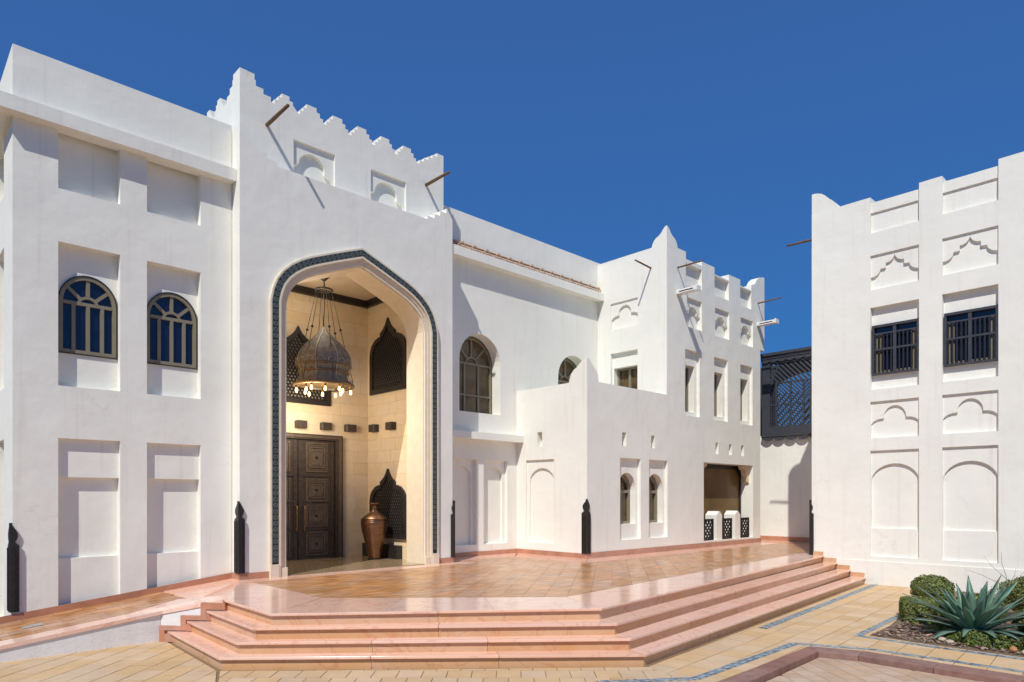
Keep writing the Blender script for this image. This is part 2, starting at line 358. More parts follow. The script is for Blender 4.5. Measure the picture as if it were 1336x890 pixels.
# ------------------------------------------------------------------ window with arched head and radiating bars
def fan_window(parent, T, u0, u1, z0, zs, rise, d, glass, verts=(.25, .5, .75), hub=.3, transom=True, low_bar=None, fw=.055, radials=(38, 90, 142)):
    c = (u0+u1)/2; r = (u1-u0)/2
    bm = NB()
    outer = arch(u0, u1, z0, zs, rise, 20); inner = arch(u0+fw, u1-fw, z0+fw, zs, rise-fw, 20)
    prism_holes(bm, T, outer, [inner], d-.05, d+.03)
    for v in verts:
        uu = u0 + (u1-u0)*v
        bar(bm, T, (uu, z0+fw*.6), (uu, zs), fw, d-.035, d+.02)
    if transom: bar(bm, T, (u0+fw*.6, zs), (u1-fw*.6, zs), fw, d-.037, d+.021)
    if low_bar: bar(bm, T, (u0+fw*.6, low_bar), (u1-fw*.6, low_bar), fw*.8, d-.033, d+.022)
    h = hub*r
    hb = [(c+h*1.25*math.cos(PI*i/12), zs+h*1.1*math.sin(PI*i/12)) for i in range(13)] 
    hi = [(c+(h*1.25-fw*.8)*math.cos(PI*i/12), zs+(h*1.1-fw*.8)*math.sin(PI*i/12)) for i in range(13)]
    prism(bm, T, hb + hi[::-1], d-.036, d+.019)
    for ang in radials:
        a = math.radians(ang)
        bar(bm, T, (c+h*1.1*math.cos(a), zs+h*math.sin(a)), (c+(r-fw*.4)*math.cos(a), zs+(rise-fw*.4)*math.sin(a)), fw, d-.034, d+.018)
    win = meshobj('window', bm, M['frame'], parent)
    # rebate line around the frame
    part('frame', lambda b: prism_holes(b, T, arch(u0-.02, u1+.02, z0-.02, zs, rise+.02, 20), [arch(u0-.004, u1+.004, z0-.004, zs, rise+.004, 20)], d-.062, d+.02), M['bronze_frame'], win)
    # panes
    edges = [u0+.02] + [u0+(u1-u0)*v for v in verts] + [u1-.02]
    for a, b in zip(edges, edges[1:]):
        part('pane', lambda bm, a=a, b=b: ubox(bm, T, a, b, z0+.02, zs, d, d+.012), glass, win)
    angs = [0] + list(radials) + [180]
    for a0, a1 in zip(angs, angs[1:]):
        k = [math.radians(a0+(a1-a0)*i/6) for i in range(7)]
        pts = [(c+h*math.cos(a), zs+h*math.sin(a)) for a in k] + [(c+(r-.02)*math.cos(a), zs+(rise-.02)*math.sin(a)) for a in k[::-1]]
        part('pane', lambda bm, pts=pts: prism(bm, T, pts, d+.001, d+.011), glass, win)
    part('pane', lambda bm: prism(bm, T, [(c+h*math.cos(PI*i/8), zs+h*math.sin(PI*i/8)) for i in range(9)], d+.002, d+.010), glass, win)
    return win

# ================================================================== WHITE WING WITH BLUE ARCHED WINDOWS
YL, YP, YM, XB, YT, XT, XR, XE = 12.8, 12.45, 13.35, 12.89, 10.85, 16.38, 18.1, 23.4
lw = root('building_wing', 'white plastered wing with two blue arched windows above the ramp', 'building', (1.6, YL, -.9), 'white wings of the palace')
T = onY(YL)
L0, L1, LT = 1.6, 4.93, 8.48
cols = [(2.19, 3.07), (3.48, 4.37)]
holes = []
for (a, b) in cols:
    c = (a+b)/2
    holes.append((rect(a, b, 6.45, 7.47), .17))
    holes.append((rect(a, b, 3.30, 5.60), .165, [(arch(a+.03, b-.02, 3.87, 4.74, .43, 20), .05)]))
    holes.append((rect(a, b, -.55, 2.46), .18))
part('wall', lambda bm: wall(bm, T, rect(L0, L1, -.9, LT), holes, .45), M['white'], lw)
for (a, b) in cols:
    part('lintel_panel', lambda bm: ubox(bm, T, a-.01, b+.01, 1.84, 2.47, .085, .19), M['white'], lw)
    part('sill_panel', lambda bm: ubox(bm, T, a-.01, b+.01, -.6, .53, .11, .19), M['white'], lw)
    fan_window(lw, T, a+.035, b-.025, 3.875, 4.70, .455, .20, M['glassblue'])
# return wall round the corner, with the same recesses
T2 = onX(L0)
h2 = []
for (a, b) in [(13.72, 14.6), (15.0, 15.9), (16.3, 17.2)]:
    h2 += [(rect(a, b, 6.45, 7.47), .17), (rect(a, b, 3.3, 5.6), .17), (rect(a, b, -.55, 2.46), .17)]
part('wall', lambda bm: wall(bm, T2, rect(YL+.452, 18.5, -.9, LT), h2, .45), M['white'], lw)
part('cornice', lambda bm: (box(bm, L0-.2, L1, YL-.2, YL+.1, 7.375, 7.60), box(bm, L0-.2, L0+.1, YL+.1, 18.5, 7.378, 7.603)), M['white'], lw)
part('roof', lambda bm: box(bm, L0+.45, L1, YL+.45, 18.5, 7.5, 7.7), M['white'], lw)
part('skirting', lambda bm: prism(bm, onY(YL-.02), [(L0-3, -.12*(4.85-L0+3)-.03), (L0-3, -.12*(4.85-L0+3)+.115), (L1, .105), (L1, -.04)], 0, .015), M['pinkdark'], lw)

# ================================================================== ENTRANCE PORTAL
po = root('entrance_portal', 'tall white crenellated entrance block with a pointed arch framed in dark carved metal', 'building', (7.4, YP, 0))
T = onY(YP)
CX = 7.47
HALF = [(0, 6.69), (.33, 6.565), (.70, 6.42), (1.12, 6.245), (1.35, 6.13), (1.54, 6.0), (1.70, 5.85), (1.82, 5.68), (1.90, 5.48), (1.945, 5.26)]
def arch_outline(off, z0=0.0):
    pts = [Vector(p) for p in HALF] + [Vector((1.95, z0))]
    res = []
    for i, p in enumerate(pts):
        if i == 0:
            t = (pts[1]-pts[0]).normalized(); nx, nz = -t.y, t.x     # outward normal of the sloping edge
            nrm = Vector((-t.y, t.x)); nrm = nrm if nrm.y > 0 else -nrm
            res.append((0.0, p.y + off/nrm.y)); continue
        if i == len(pts)-1: res.append((p.x+off, z0)); continue
        t = (pts[i+1]-pts[i-1]).normalized(); nrm = Vector((-t.y, t.x)); nrm = nrm if nrm.x > 0 else -nrm
        res.append((p.x+nrm.x*off, p.y+nrm.y*off))
    return [(CX-u, z) for u, z in res[::-1]] + [(CX+u, z) for u, z in res[1:]]
def band(bm, T, o_out, o_in, z0, d0, d1, z0i=None):
    a = arch_outline(o_out, z0); b = arch_outline(o_in, z0)
    prism(bm, T, a + b[::-1], d0, d1)
hole = arch_outline(-.30, 0.0)
# lower block: open arch, top edge with a stepped half merlon at the corner
lo_out = [(4.94, -1.0)] + [(hole[0][0], -1.0)] + hole + [(hole[-1][0], -1.0), (9.92, -1.0), (9.92, 8.24), (9.74, 8.24), (9.74, 8.13), (9.56, 8.13), (9.56, 8.02), (9.40, 8.02), (9.40, 7.92), (9.20, 7.92), (9.20, 7.84), (5.66, 7.84), (5.66, 7.92), (5.46, 7.92), (5.46, 8.02), (5.30, 8.02), (5.30, 8.13), (5.12, 8.13), (5.12, 8.40), (4.94, 8.40)]
part('wall', lambda bm: prism(bm, T, lo_out, 0, .65), M['white'], po)
def merlons(v0, n, pitch, zv, top, steps=3):
    """stepped merlon outline from valley v0, n merlons; returns points left to right"""
    pts = []; half = pitch/2; fl = .075
    sw = (half-fl)/steps; sh = (top-zv)/steps
    for k in range(n):
        a = v0 + k*pitch
        pts.append((a, zv))
        for s in range(steps):
            x = a + sw*(s+.55); pts += [(x, zv+sh*s), (x, zv+sh*(s+1))]
        for s in range(steps)[::-1]:
            x = a + pitch - sw*(s+.55); pts += [(x, zv+sh*(s+1)), (x, zv+sh*s)]
    return pts
SB = 1.0269                       # the crenellated upper block stands 0.335 m behind the lower one
YU = YP*SB
TU = onY(YU)
def up(p): return (p[0]*SB, EYE+(p[1]-EYE)*SB)
tops = merlons(6.08, 5, .568, 9.02, 9.27)
nich = [(5.985*SB, 6.875*SB), (7.715*SB, 8.61*SB)]
pier = [(5.97, 9.13), (5.97, 9.19), (5.90, 9.19), (5.90, 9.27), (5.75, 9.27), (5.75, 9.19), (5.68, 9.19), (5.68, 9.11), (5.61, 9.11), (5.61, 9.02), (5.53, 9.02), (5.53, 9.11), (5.385, 9.11), (5.385, 9.205), (5.24, 9.205), (5.24, 9.31), (5.085, 9.31), (5.085, 9.42), (4.941, 9.42)]
up_out = [up(p) for p in [(4.941, 7.2), (9.655, 7.2), (9.655, 9.43), (9.46, 9.43), (9.46, 9.35), (9.34, 9.35), (9.34, 9.27), (9.22, 9.27), (9.22, 9.19), (9.10, 9.19), (9.10, 9.11), (8.98, 9.11), (8.98, 9.02)] + tops[::-1] + pier]
part('wall', lambda bm: wall(bm, TU, up_out, [(rect(a, b, 7.74, 8.675), .13) for a, b in nich], .32), M['white'], po)
for a, b in nich:
    sp = spandrel(po, TU, a, b, 7.78, 8.675, [(0, .52), (.12, .52), (.12, .45)] + q_arc((.14, .50), (.46, .17), 8) + q_arc((.46, .17), (.78, .52), 8, 'concave')[1:] + [(.80, .56)] + q_arc((.80, .56), (.98, .86), 5, 'concave') + [(1, .86)], .05, .15)
# side parapet along the wing roof, stepped the same way
side = [(12.45, 6.8), (12.45, 9.417), (12.66, 9.417), (12.66, 9.33), (12.80, 9.33), (12.80, 9.23), (12.93, 9.23), (12.93, 9.13), (13.07, 9.13), (13.07, 9.03), (13.20, 9.03)]
for k in range(3):
    y = 13.20+k*.56
    side += [(y+.07, 9.03), (y+.07, 9.12), (y+.14, 9.12), (y+.14, 9.20), (y+.21, 9.20), (y+.21, 9.27), (y+.36, 9.27), (y+.36, 9.20), (y+.43, 9.20), (y+.43, 9.12), (y+.5, 9.12), (y+.5, 9.03)]
side += [(15.2, 9.03), (15.2, 6.8)]
side = [up(p) for p in side]; side = [(y+.003 if k < 2 else y, z) for k, (y, z) in enumerate(side)]
part('wall', lambda bm: prism(bm, onX(4.941*SB+.002), side, 0, .28), M['white'], po)
part('wall', lambda bm: box(bm, 4.945, 5.2, YP+.65, 15.9, -1, 7.0), M['white'], po)
part('wall', lambda bm: box(bm, 9.75, 9.917, YP+.65, 15.9, -1, 8.23), M['white'], po)
part('wall', lambda bm: box(bm, 9.61, 9.912, YU+.322, 15.9, 8.3, 9.62), M['white'], po)
part('roof', lambda bm: box(bm, 5.2, 9.8, YP+.66, 15.9, 7.3, 7.5), M['white'], po)
spout(po, (5.60, YU, 8.74), (5.60, YU-.915, 8.74), .036)
spout(po, (9.40, YU, 8.79), (9.40, YU-.86, 8.79), .036)
# arch frame: cream hairline, dark carved band, cream mouldings
part('arch_trim', lambda bm: band(bm, T, .035, .0, 0, -.075, .01), M['creamtrim'], po)
bandob = part('arch_band', lambda bm: band(bm, T, -.001, -.135, .24, -.055, .01), M['bandmetal'], po)
part('arch_trim', lambda bm: band(bm, T, -.136, -.175, 0, -.085, .01), M['creamtrim'], po)
part('arch_moulding', lambda bm: (band(bm, T, -.176, -.235, 0, -.045, .02), band(bm, T, -.236, -.299, 0, -.02, .02)), M['creamtrim'], po)
# interlaced carving on the band: a chain of raised rings following the arch
cl = [Vector(p) for p in arch_outline(-.068, .28)]
seg = [0]
for a, b in zip(cl, cl[1:]): seg.append(seg[-1]+(b-a).length)
def along(s):
    for i in range(len(cl)-1):
        if s <= seg[i+1]:
            f = (s-seg[i])/(seg[i+1]-seg[i]); return cl[i].lerp(cl[i+1], f), (cl[i+1]-cl[i]).normalized()
    return cl[-1], (cl[-1]-cl[-2]).normalized()
def chain(bm):
    s = .05
    while s < seg[-1]-.05:
        p, t = along(s); n = 8
        a = [(p.x+.052*math.cos(2*PI*i/n), p.y+.052*math.sin(2*PI*i/n)) for i in range(n)]
        b = [(p.x+.027*math.cos(2*PI*i/n), p.y+.027*math.sin(2*PI*i/n)) for i in range(n)]
        prism_holes(bm, T, a, [b], -.080, -.054)
        a2 = [(p.x+.017*math.cos(2*PI*i/5), p.y+.017*math.sin(2*PI*i/5)) for i in range(5)]
        prism(bm, T, a2, -.078, -.054)
        s += .115
    for off in (-.012, -.124): 
        o1 = arch_outline(off+.007, .25); o2 = arch_outline(off-.007, .25); prism(bm, T, o1+o2[::-1], -.076, -.054)
ch = part('carved_chain', chain, M['bandchain'], bandob, doubles=False, recalc=True); ch['kind'] = 'stuff'
for u0, u1 in [(CX-1.985, CX-1.815), (CX+1.815, CX+1.985)]:
    part('plinth_block', lambda bm: box(bm, u0, u1, YP-.1, YP+.02, 0, .24), M['creamtrim'], po)
for u0, u1 in [(CX-1.76, CX-1.64), (CX+1.64, CX+1.76)]:
    part('plinth_block', lambda bm: box(bm, u0, u1, YP-.07, YP+.3, 0, .17), M['creamtrim'], po)
for x0, x1 in [(4.92, CX-1.99), (CX+1.99, 9.94)]:
    part('skirting', lambda bm: box(bm, x0, x1, YP-.02, YP+.01, -.02, .115), M['pinkdark'], po)
part('skirting', lambda bm: box(bm, 4.92, 4.945, YP+.01, YL, -.02, .115), M['pinkdark'], po)
# reveal stones of the arch
h = arch_outline(-.302, 0.0)
def reveal(k0, k1, z=None): 
    a = h[k0]; b = h[k1]
    return a, b
ir = arch_outline(-.31, 0.0)
def lining(bm):
    o1 = arch_outline(-.298, 0); o2 = arch_outline(-.325, 0)
    prism(bm, T, o1 + o2[::-1], .021, .66)
part('arch_lining', lining, M['creamtrim'], po)
# entrance hall behind the arch
VY, VX0, VX1, VZ = 15.4, 5.50, 9.44, 6.62
part('hall_wall', lambda bm: box(bm, VX0-.3, VX1+.3, VY+.012, VY+.3, -.2, 7.2), M['joint'], po)
part('hall_wall', lambda bm: box(bm, VX1+.012, VX1+.3, YP+.655, VY+.011, -.2, 7.2), M['joint'], po)
part('hall_wall', lambda bm: box(bm, VX0-.3, VX0-.012, YP+.655, VY+.011, -.2, 7.2), M['joint'], po)
part('hall_wall', lambda bm: (box(bm, CX+1.64, VX1+.012, YP+.651, YP+.70, 0, 7.0), box(bm, VX0-.012, CX-1.64, YP+.651, YP+.70, 0, 7.0)), M['cream'], po)
part('ceiling', lambda bm: box(bm, VX0-.3, VX1+.3, YP+.652, VY+.3, VZ, VZ+.2), M['ceil'], po)
part('ceiling_beam', lambda bm: box(bm, VX0, VX1, VY-.10, VY, VZ-.17, VZ-.004), M['darkwood'], po)
part('ceiling_beam', lambda bm: box(bm, VX1-.10, VX1, YP+.70, VY-.10, VZ-.17, VZ-.004), M['darkwood'], po)
part('ceiling_beam', lambda bm: box(bm, VX0, VX0+.10, YP+.70, VY-.10, VZ-.17, VZ-.004), M['darkwood'], po)
part('hall_floor', lambda bm: box(bm, VX0, VX1, YP-.02, VY, -.05, .012), M['vestfloor'], po)
# ashlar facing: each stone its own piece
def ashlar(T, u0, u1, z0, z1, avoid=None, ch=.30, cw=.62, flip=1):
    r = random.Random(5)
    row = 0; z = z0
    while z < z1-.05:
        zt = min(z+ch, z1); u = u0; first = True
        while u < u1-.02:
            wdt = cw*(.5 if (first and row % 2) else 1)*r.uniform(.9, 1.12); ue = min(u+wdt, u1)
            if u1-ue < .15: ue = u1
            first = False
            ok = True
            for (a, b, c, d) in (avoid or []):
                if u >= a-.01 and ue <= b+.01 and z >= c-.01 and zt <= d+.01: ok = False
            if ok:
                pr = r.uniform(0, .004)
                bm = NB(); ubox(bm, T, u+.002, ue-.002, z+.002, zt-.002, -pr*.6, .013)
                meshobj('stone_block', bm, M['cream'], po)
            u = ue
        z = zt; row += 1
ashlar(onY(VY), VX0, VX1, .0, VZ-.17, [(6.36, 8.62, 0, 3.03)])
ashlar(onX(VX1), YP+.71, VY-.004, .0, VZ-.17)
ashlar(onXr(VX0), YP+.71, VY-.004, .0, VZ-.17)
# carved double door
door = part('door', lambda bm: prism(bm, onY(VY), [(6.30, 0.01), (6.30, 3.06), (8.66, 3.06), (8.66, .01), (8.46, .01), (8.46, 2.93), (6.50, 2.93), (6.50, .01)], -.12, .02), M['doorwood'], po)
part('frame', lambda bm: prism(bm, onY(VY), [(6.34, .012), (6.34, 3.02), (8.62, 3.02), (8.62, .012), (8.54, .012), (8.54, 2.97), (6.42, 2.97), (6.42, .012)], -.14, -.115), M['doorpanel'], door)
TD = onY(VY-.05)
for s, (a, b) in enumerate([(6.505, 7.475), (7.485, 8.455)]):
    def leaf(bm):
        ubox(bm, TD, a, b, .012, 2.925, 0, .055)
        ubox(bm, TD, a+.02, b-.02, 2.03, 2.09, -.03, .0)
        for zz in (.012, .72, 1.40): ubox(bm, TD, a+.04, b-.04, zz+.0, zz+.05, -.015, .0)
        for uu in (a+.02, b-.11): ubox(bm, TD, uu, uu+.09, .03, 2.03, -.02, .001); ubox(bm, TD, uu, uu+.09, 2.09, 2.9, -.02, .001)
    part('door_leaf', leaf, M['doorwood'], door)
    for (z0, z1) in [(2.14, 2.86), (1.42, 1.98), (.80, 1.34), (.10, .68)]:
        def panel(bm):
            c = (a+b)/2; zc = (z0+z1)/2; hw = .29; hh = (z1-z0)/2
            for k, (f, d) in enumerate([(1.0, -.025), (.86, -.010), (.72, -.038), (.58, -.018), (.5, -.03)]):
                o = rect(c-hw*f, c+hw*f, zc-hh*f, zc+hh*f); g = max(f-.10, .1)
                i = rect(c-hw*g, c+hw*g, zc-hh*g, zc+hh*g)
                prism_holes(bm, TD, o, [i], d, .001)
            ubox(bm, TD, c-hw*.4, c+hw*.4, zc-hh*.4, zc+hh*.4, -.012, .001)
        part('door_panel', panel, M['doorpanel'], door)
        def studs(bm):
            c = (a+b)/2; zc = (z0+z1)/2
            lathe_pts = [(.035, 0), (.03, .015), (.012, .025)]
            for r0, r1, y0, y1 in [(.04, .03, 0, -.025), (.02, .008, -.025, -.05)]:
                cyl(bm, (c, VY-.06+y0, zc), (c, VY-.06+y1, zc), r0, r1, 10)
            for uu in (a+.065, b-.065):
                for k in range(4):
                    cyl(bm, (uu, VY-.07, z0+.05+k*(z1-z0-.1)/3), (uu, VY-.086, z0+.05+k*(z1-z0-.1)/3), .016, .006, 6)
        st = part('studs', studs, M['iron'], door)
    hx = 7.42 if s == 0 else 7.62
    def handle(bm):
        tube(bm, [(hx, VY-.07, .70), (hx, VY-.13, .72), (hx, VY-.15, .80), (hx, VY-.15, 1.22), (hx, VY-.13, 1.30), (hx, VY-.07, 1.32)], [.022, .02, .018, .018, .02, .022], 8)
    part('handle', handle, M['bronze'], door, smooth=True)
# carved screens in the hall
def screen_outline(c, hw, z0, z1, f=1.0):
    H = z1-z0
    half = [(.0, 1.0), (.05, .955), (.12, .905), (.22, .862), (.34, .825), (.40, .81), (.40, .765), (.52, .762), (.70, .735), (.86, .68), (.95, .62), (1.0, .54), (1.0, 0)]
    zc = z0
    return [(c-u*hw, z0+v*H) for u, v in half[::-1]] + [(c+u*hw, z0+v*H) for u, v in half[1:]]
def shrink(poly, c, zc, f): return [(c+(u-c)*f, zc+(z-zc)*f) for u, z in poly]
def inside(p, poly):
    x, y = p; r = False; n = len(poly)
    for i in range(n):
        x1, y1 = poly[i]; x2, y2 = poly[(i+1) % n]
        if (y1 > y) != (y2 > y) and x < (x2-x1)*(y-y1)/(y2-y1)+x1: r = not r
    return r
def carved_screen(parent, T, c, hw, z0, z1, pitch=.088, back=True, name='lattice_window'):
    o = screen_outline(c, hw, z0, z1); zc = z0+(z1-z0)*.42
    i = shrink(o, c, zc, .84)
    fr = part(name, lambda bm: prism_holes(bm, T, o, [i], -.06, .0), M['darkwood'], parent)
    def lat(bm):
        rr = 0; z = z0+.02
        while z < z1:
            u = c-hw + (pitch/2 if rr % 2 else 0)
            while u < c+hw:
                if inside((u, z), shrink(o, c, zc, .88)):
                    n = 6; R = pitch*.50; q = pitch*.36
                    prism_holes(bm, T, [(u+R*math.cos(PI/6+2*PI*k/n), z+R*math.sin(PI/6+2*PI*k/n)) for k in range(n)],
                                [[(u+q*math.cos(2*PI*k/n), z+q*math.sin(2*PI*k/n)) for k in range(n)]], -.035, -.01)
                u += pitch
            z += pitch*.86; rr += 1
    l = part('lattice', lat, M['darkwood'], fr, doubles=False, recalc=False); l['kind'] = 'stuff'
    if back: part('backing', lambda bm: prism(bm, T, shrink(o, c, zc, .9), -.009, -.002), M['screenback'], fr)
    return fr
carved_screen(po, onY(VY-.004), 7.50, .86, 3.79, 5.66)
carved_screen(po, onX(VX1-.004), 14.39, .81, 4.15, 6.02)
carved_screen(po, onX(VX1-.004), 14.39, .81, .50, 2.24)
part('floor_vent', lambda bm: (box(bm, VX1-.16, VX1-.005, 13.80, 15.39, .014, .34)), M['darkwood'], po)
for (u0, u1, ax) in [(7.42, 7.68, 'y'), (8.08, 8.34, 'y'), (8.75, 9.03, 'y'), (14.70, 15.24, 'x'), (13.93, 14.46, 'x'), (6.75, 7.01, 'y')]:
    if ax == 'y': part('beam_end', lambda bm: box(bm, u0, u1, VY-.16, VY-.004, 3.19, 3.37, .01), M['doorwood'], po)
    else:
        c = (u0+u1)/2; part('beam_end', lambda bm: box(bm, VX1-.16, VX1-.004, c-.13, c+.13, 3.19, 3.38, .01), M['doorwood'], po)

# ================================================================== MIDDLE WING
mw = root('building_wing', 'white plain wing with brown arched windows and an orange timber rail on its cornice', 'building', (13, YM, 0), 'white wings of the palace')
T = onY(YM)
a1 = arch(10.86, 12.28, 3.72, 5.05, .73, 18)
a2 = arch(14.56, 15.98, 3.72, 5.02, .73, 18)
pans = [(10.45, 11.44), (11.68, 12.53)]
mh = [(a1, .46), (a2, .46)] + [(rect(a, b, .29, 2.50), .10, [(arch(a+.12, b-.10, .31, 2.08, .25, 12), .07)]) for a, b in pans]
part('wall', lambda bm: wall(bm, T, rect(9.6, 16.9, -1, 8.79), mh, .3), M['white'], mw)
fan_window(mw, T, 10.87, 12.27, 3.73, 5.05, .70, .40, M['glassbrown'], verts=(.33, .67), hub=.25, low_bar=4.22, radials=(45, 90, 135))
fan_window(mw, T, 14.57, 15.97, 3.73, 5.02, .70, .40, M['glassbrown'], verts=(.33, .67), hub=.25, low_bar=4.22, radials=(45, 90, 135))
part('cornice', lambda bm: box(bm, 9.93, XT-.005, YM-.24, YM+.05, 7.56, 7.79), M['white'], mw)
part('cornice', lambda bm: box(bm, 9.93, XB-.005, YM-.26, YM+.05, 3.01, 3.19), M['white'], mw)
part('skirting', lambda bm: box(bm, 9.93, XB-.02, YM-.02, YM+.01, -.02, .115), M['pinkdark'], mw)
rail = part('timber_rail', lambda bm: (tube(bm, [(9.95, YM-.05, 7.87), (12, YM-.05, 7.875), (14, YM-.05, 7.865), (XT-.03, YM-.05, 7.87)], [.034]*4, 8),
                                       tube(bm, [(9.95, YM-.06, 7.96), (12, YM-.06, 7.955), (14, YM-.06, 7.965), (XT-.03, YM-.06, 7.96)], [.024]*4, 8)), M['rope'], mw, smooth=True)
for k in range(15):
    x = 10.25+k*.415
    part('rail_lashing', lambda bm: (tube(bm, [(x, YM-.11, 7.835), (x+.2, YM-.13, 7.985)], [.014, .014], 6), tube(bm, [(x+.2, YM-.135, 7.985), (x+.34, YM-.12, 7.845)], [.013, .013], 6)), M['lashing'], rail)
part('roof', lambda bm: box(bm, 9.6, 16.9, YM+.3, 18, 7.6, 7.8), M['white'], mw)

# ================================================================== CORNER BUILDING: low block and tower
cb = root('corner_building', 'white corner block with a crenellated tower and low parapet, between the wing and the bridge', 'building', (17, YT, 0))
T = onY(YT)
fin = [(0.0, .55), (.11, .545), (.20, .44), (.26, .36), (.34, .31), (.42, .20), (.47, .0)]          # quarter finial
lowfin = [(12.893+u, 4.43+v) for u, v in fin]
tf = [(0.0, .50), (.06, .49), (.13, .43), (.22, .33), (.31, .27), (.40, .235), (.47, .18), (.53, .09), (.555, .0)]
front = [(12.893, -1), (22.0, -1), (22.0, 6.55), (22.3, 6.55)]
# tower skyline from right to left
front += [(22.3, 9.06), (22.18, 9.06), (21.95, 9.0), (21.75, 8.88), (21.6, 8.70), (21.42, 8.64), (21.36, 8.62), (21.36, 8.44), (20.61, 8.44), (20.61, 8.63), (19.87, 8.63), (19.87, 8.44), (18.99, 8.44), (18.99, 8.65), (18.25, 8.65), (18.25, 8.52), (17.37, 8.52), (17.37, 8.73)]
front += [(16.383, 8.731), (16.383, 4.431), (12.893, 4.431)]
th = []
TW = [(17.37, 18.25), (18.99, 19.87), (20.61, 21.36)]
TWw = [(17.33, 18.13), (18.97, 19.80), (20.62, 21.45)]
for a, b in TW: th.append((rect(a, b, 7.80, 8.40), .12))
for a, b in [(17.43, 18.25), (19.02, 19.90), (20.64, 21.48)]: th.append((rect(a, b, 6.55, 7.42), .16))
for a, b in TWw: th.append((rect(a, b, 3.93, 5.88), .10, [(rect(a+.006, b-.14, 4.06, 5.45), .28)]))
for a, b in [(14.31, 14.49), (15.62, 15.80), (19.05, 19.23), (19.88, 20.06), (20.67, 20.85)]: th.append((rect(a, b, 2.88, 3.23), .16))
LWn = [(14.23, 15.13), (15.52, 16.42)]
for a, b in LWn: th.append((rect(a, b, .40, 2.56), .10, [(arch(a+.03, b-.09, .81, 1.72, .46, 16), .26)]))
th.append((rect(18.36, 21.48, .20, 2.59), .75))
part('wall', lambda bm: wall(bm, T, front, th, .3), M['white'], cb)
for a, b in TWw:
    wn = part('window', lambda bm: prism_holes(bm, T, rect(a+.008, b-.142, 4.062, 5.448), [rect(a+.06, (a+b)/2-.1, 4.12, 5.40), rect((a+b)/2-.05, b-.19, 4.12, 5.40)], .30, .36), M['frame'], cb)
    part('pane', lambda bm: ubox(bm, T, a+.02, b-.15, 4.07, 5.44, .365, .375), M['glassbrown'], wn)
for a, b in [(17.43, 18.25), (19.02, 19.90), (20.64, 21.48)]:
    spandrel(cb, T, a, b, 6.55, 7.42, small_trefoil(), .06, .17)
for a, b in LWn:
    u0, u1 = a+.035, b-.095; c = (u0+u1)/2
    def fr(bm):
        o = arch(u0, u1, .815, 1.72, .45, 16)
        prism_holes(bm, T, o, [rect(u0+.07, c-.03, .88, 1.64), rect(c+.03, u1-.07, .88, 1.64), [(u0+.09, 1.72), (u1-.09, 1.72), (u1-.14, 1.9), (c, 2.10), (u0+.14, 1.9)]], .28, .35)
    wn = part('window', fr, M['frame'], cb)
    part('pane', lambda bm: prism(bm, T, arch(u0+.02, u1-.02, .83, 1.72, .43, 16), .345, .355), M['glassbrown'], wn)
# wide ground-floor opening with two white piers and dark lattice rails
part('opening_lining', lambda bm: ubox(bm, T, 18.362, 21.478, .202, 2.588, .73, .749), M['brownback'], cb)
def opframe(bm):
    o = rect(18.364, 21.476, .204, 2.586); i = [(18.46, .3), (21.38, .3), (21.38, 2.2), (21.16, 2.46), (18.68, 2.46), (18.46, 2.2)]
    prism_holes(bm, T, o, [i], .42, .48)
part('opening_frame', opframe, M['darkwood'], cb)
part('pane', lambda bm: ubox(bm, T, 18.40, 21.44, .25, 2.54, .46, .465), M['opening_pane'], cb)
for s in (1, -1):
    u = 18.37 if s == 1 else 21.47
    part('corbel', lambda bm: prism(bm, T, [(u, 2.58), (u+s*.46, 2.58), (u+s*.38, 2.47), (u+s*.25, 2.43), (u+s*.22, 2.30), (u+s*.12, 2.22), (u+s*.09, 2.06), (u, 1.97)], .14, .30), M['cream'], cb)
for a, b in [(19.16, 19.50), (20.33, 20.67)]:
    c = (a+b)/2
    part('pier', lambda bm: prism(bm, T, [(a, .2), (b, .2), (b, .97), (c+.01, 1.09), (c-.01, 1.09), (a, .97)], .03, .42), M['white'], cb)
for a, b in [(18.375, 18.96), (19.55, 20.10), (20.72, 21.24)]:
    def lat(bm):
        prism_holes(bm, T, rect(a, b, .21, .86), [rect(a+.045, b-.045, .26, .81)], .01, .06)
        n = 5; 
        for k in range(-6, 12):
            for s in (1, -1):
                pts = []
                u = a + k*.17
                p0 = (u, .25); p1 = (u+s*.56, .81)
                lo, hi = a+.04, b-.04
                def cl_(p, q):
                    (x0, y0), (x1, y1) = p, q
                    if max(x0, x1) < lo or min(x0, x1) > hi: return None
                    f = lambda x: y0+(y1-y0)*(x-x0)/(x1-x0)
                    xa, xb = sorted((x0, x1)); xa = max(xa, lo); xb = min(xb, hi)
                    return ((xa, f(xa)), (xb, f(xb))) if xb-xa > .03 else None
                s2 = cl_(p0, p1)
                if s2: bar(bm, T, s2[0], s2[1], .042, .022 if s > 0 else .032, .05)
    part('lattice_rail', lat, M['darkwood'], cb, doubles=False)
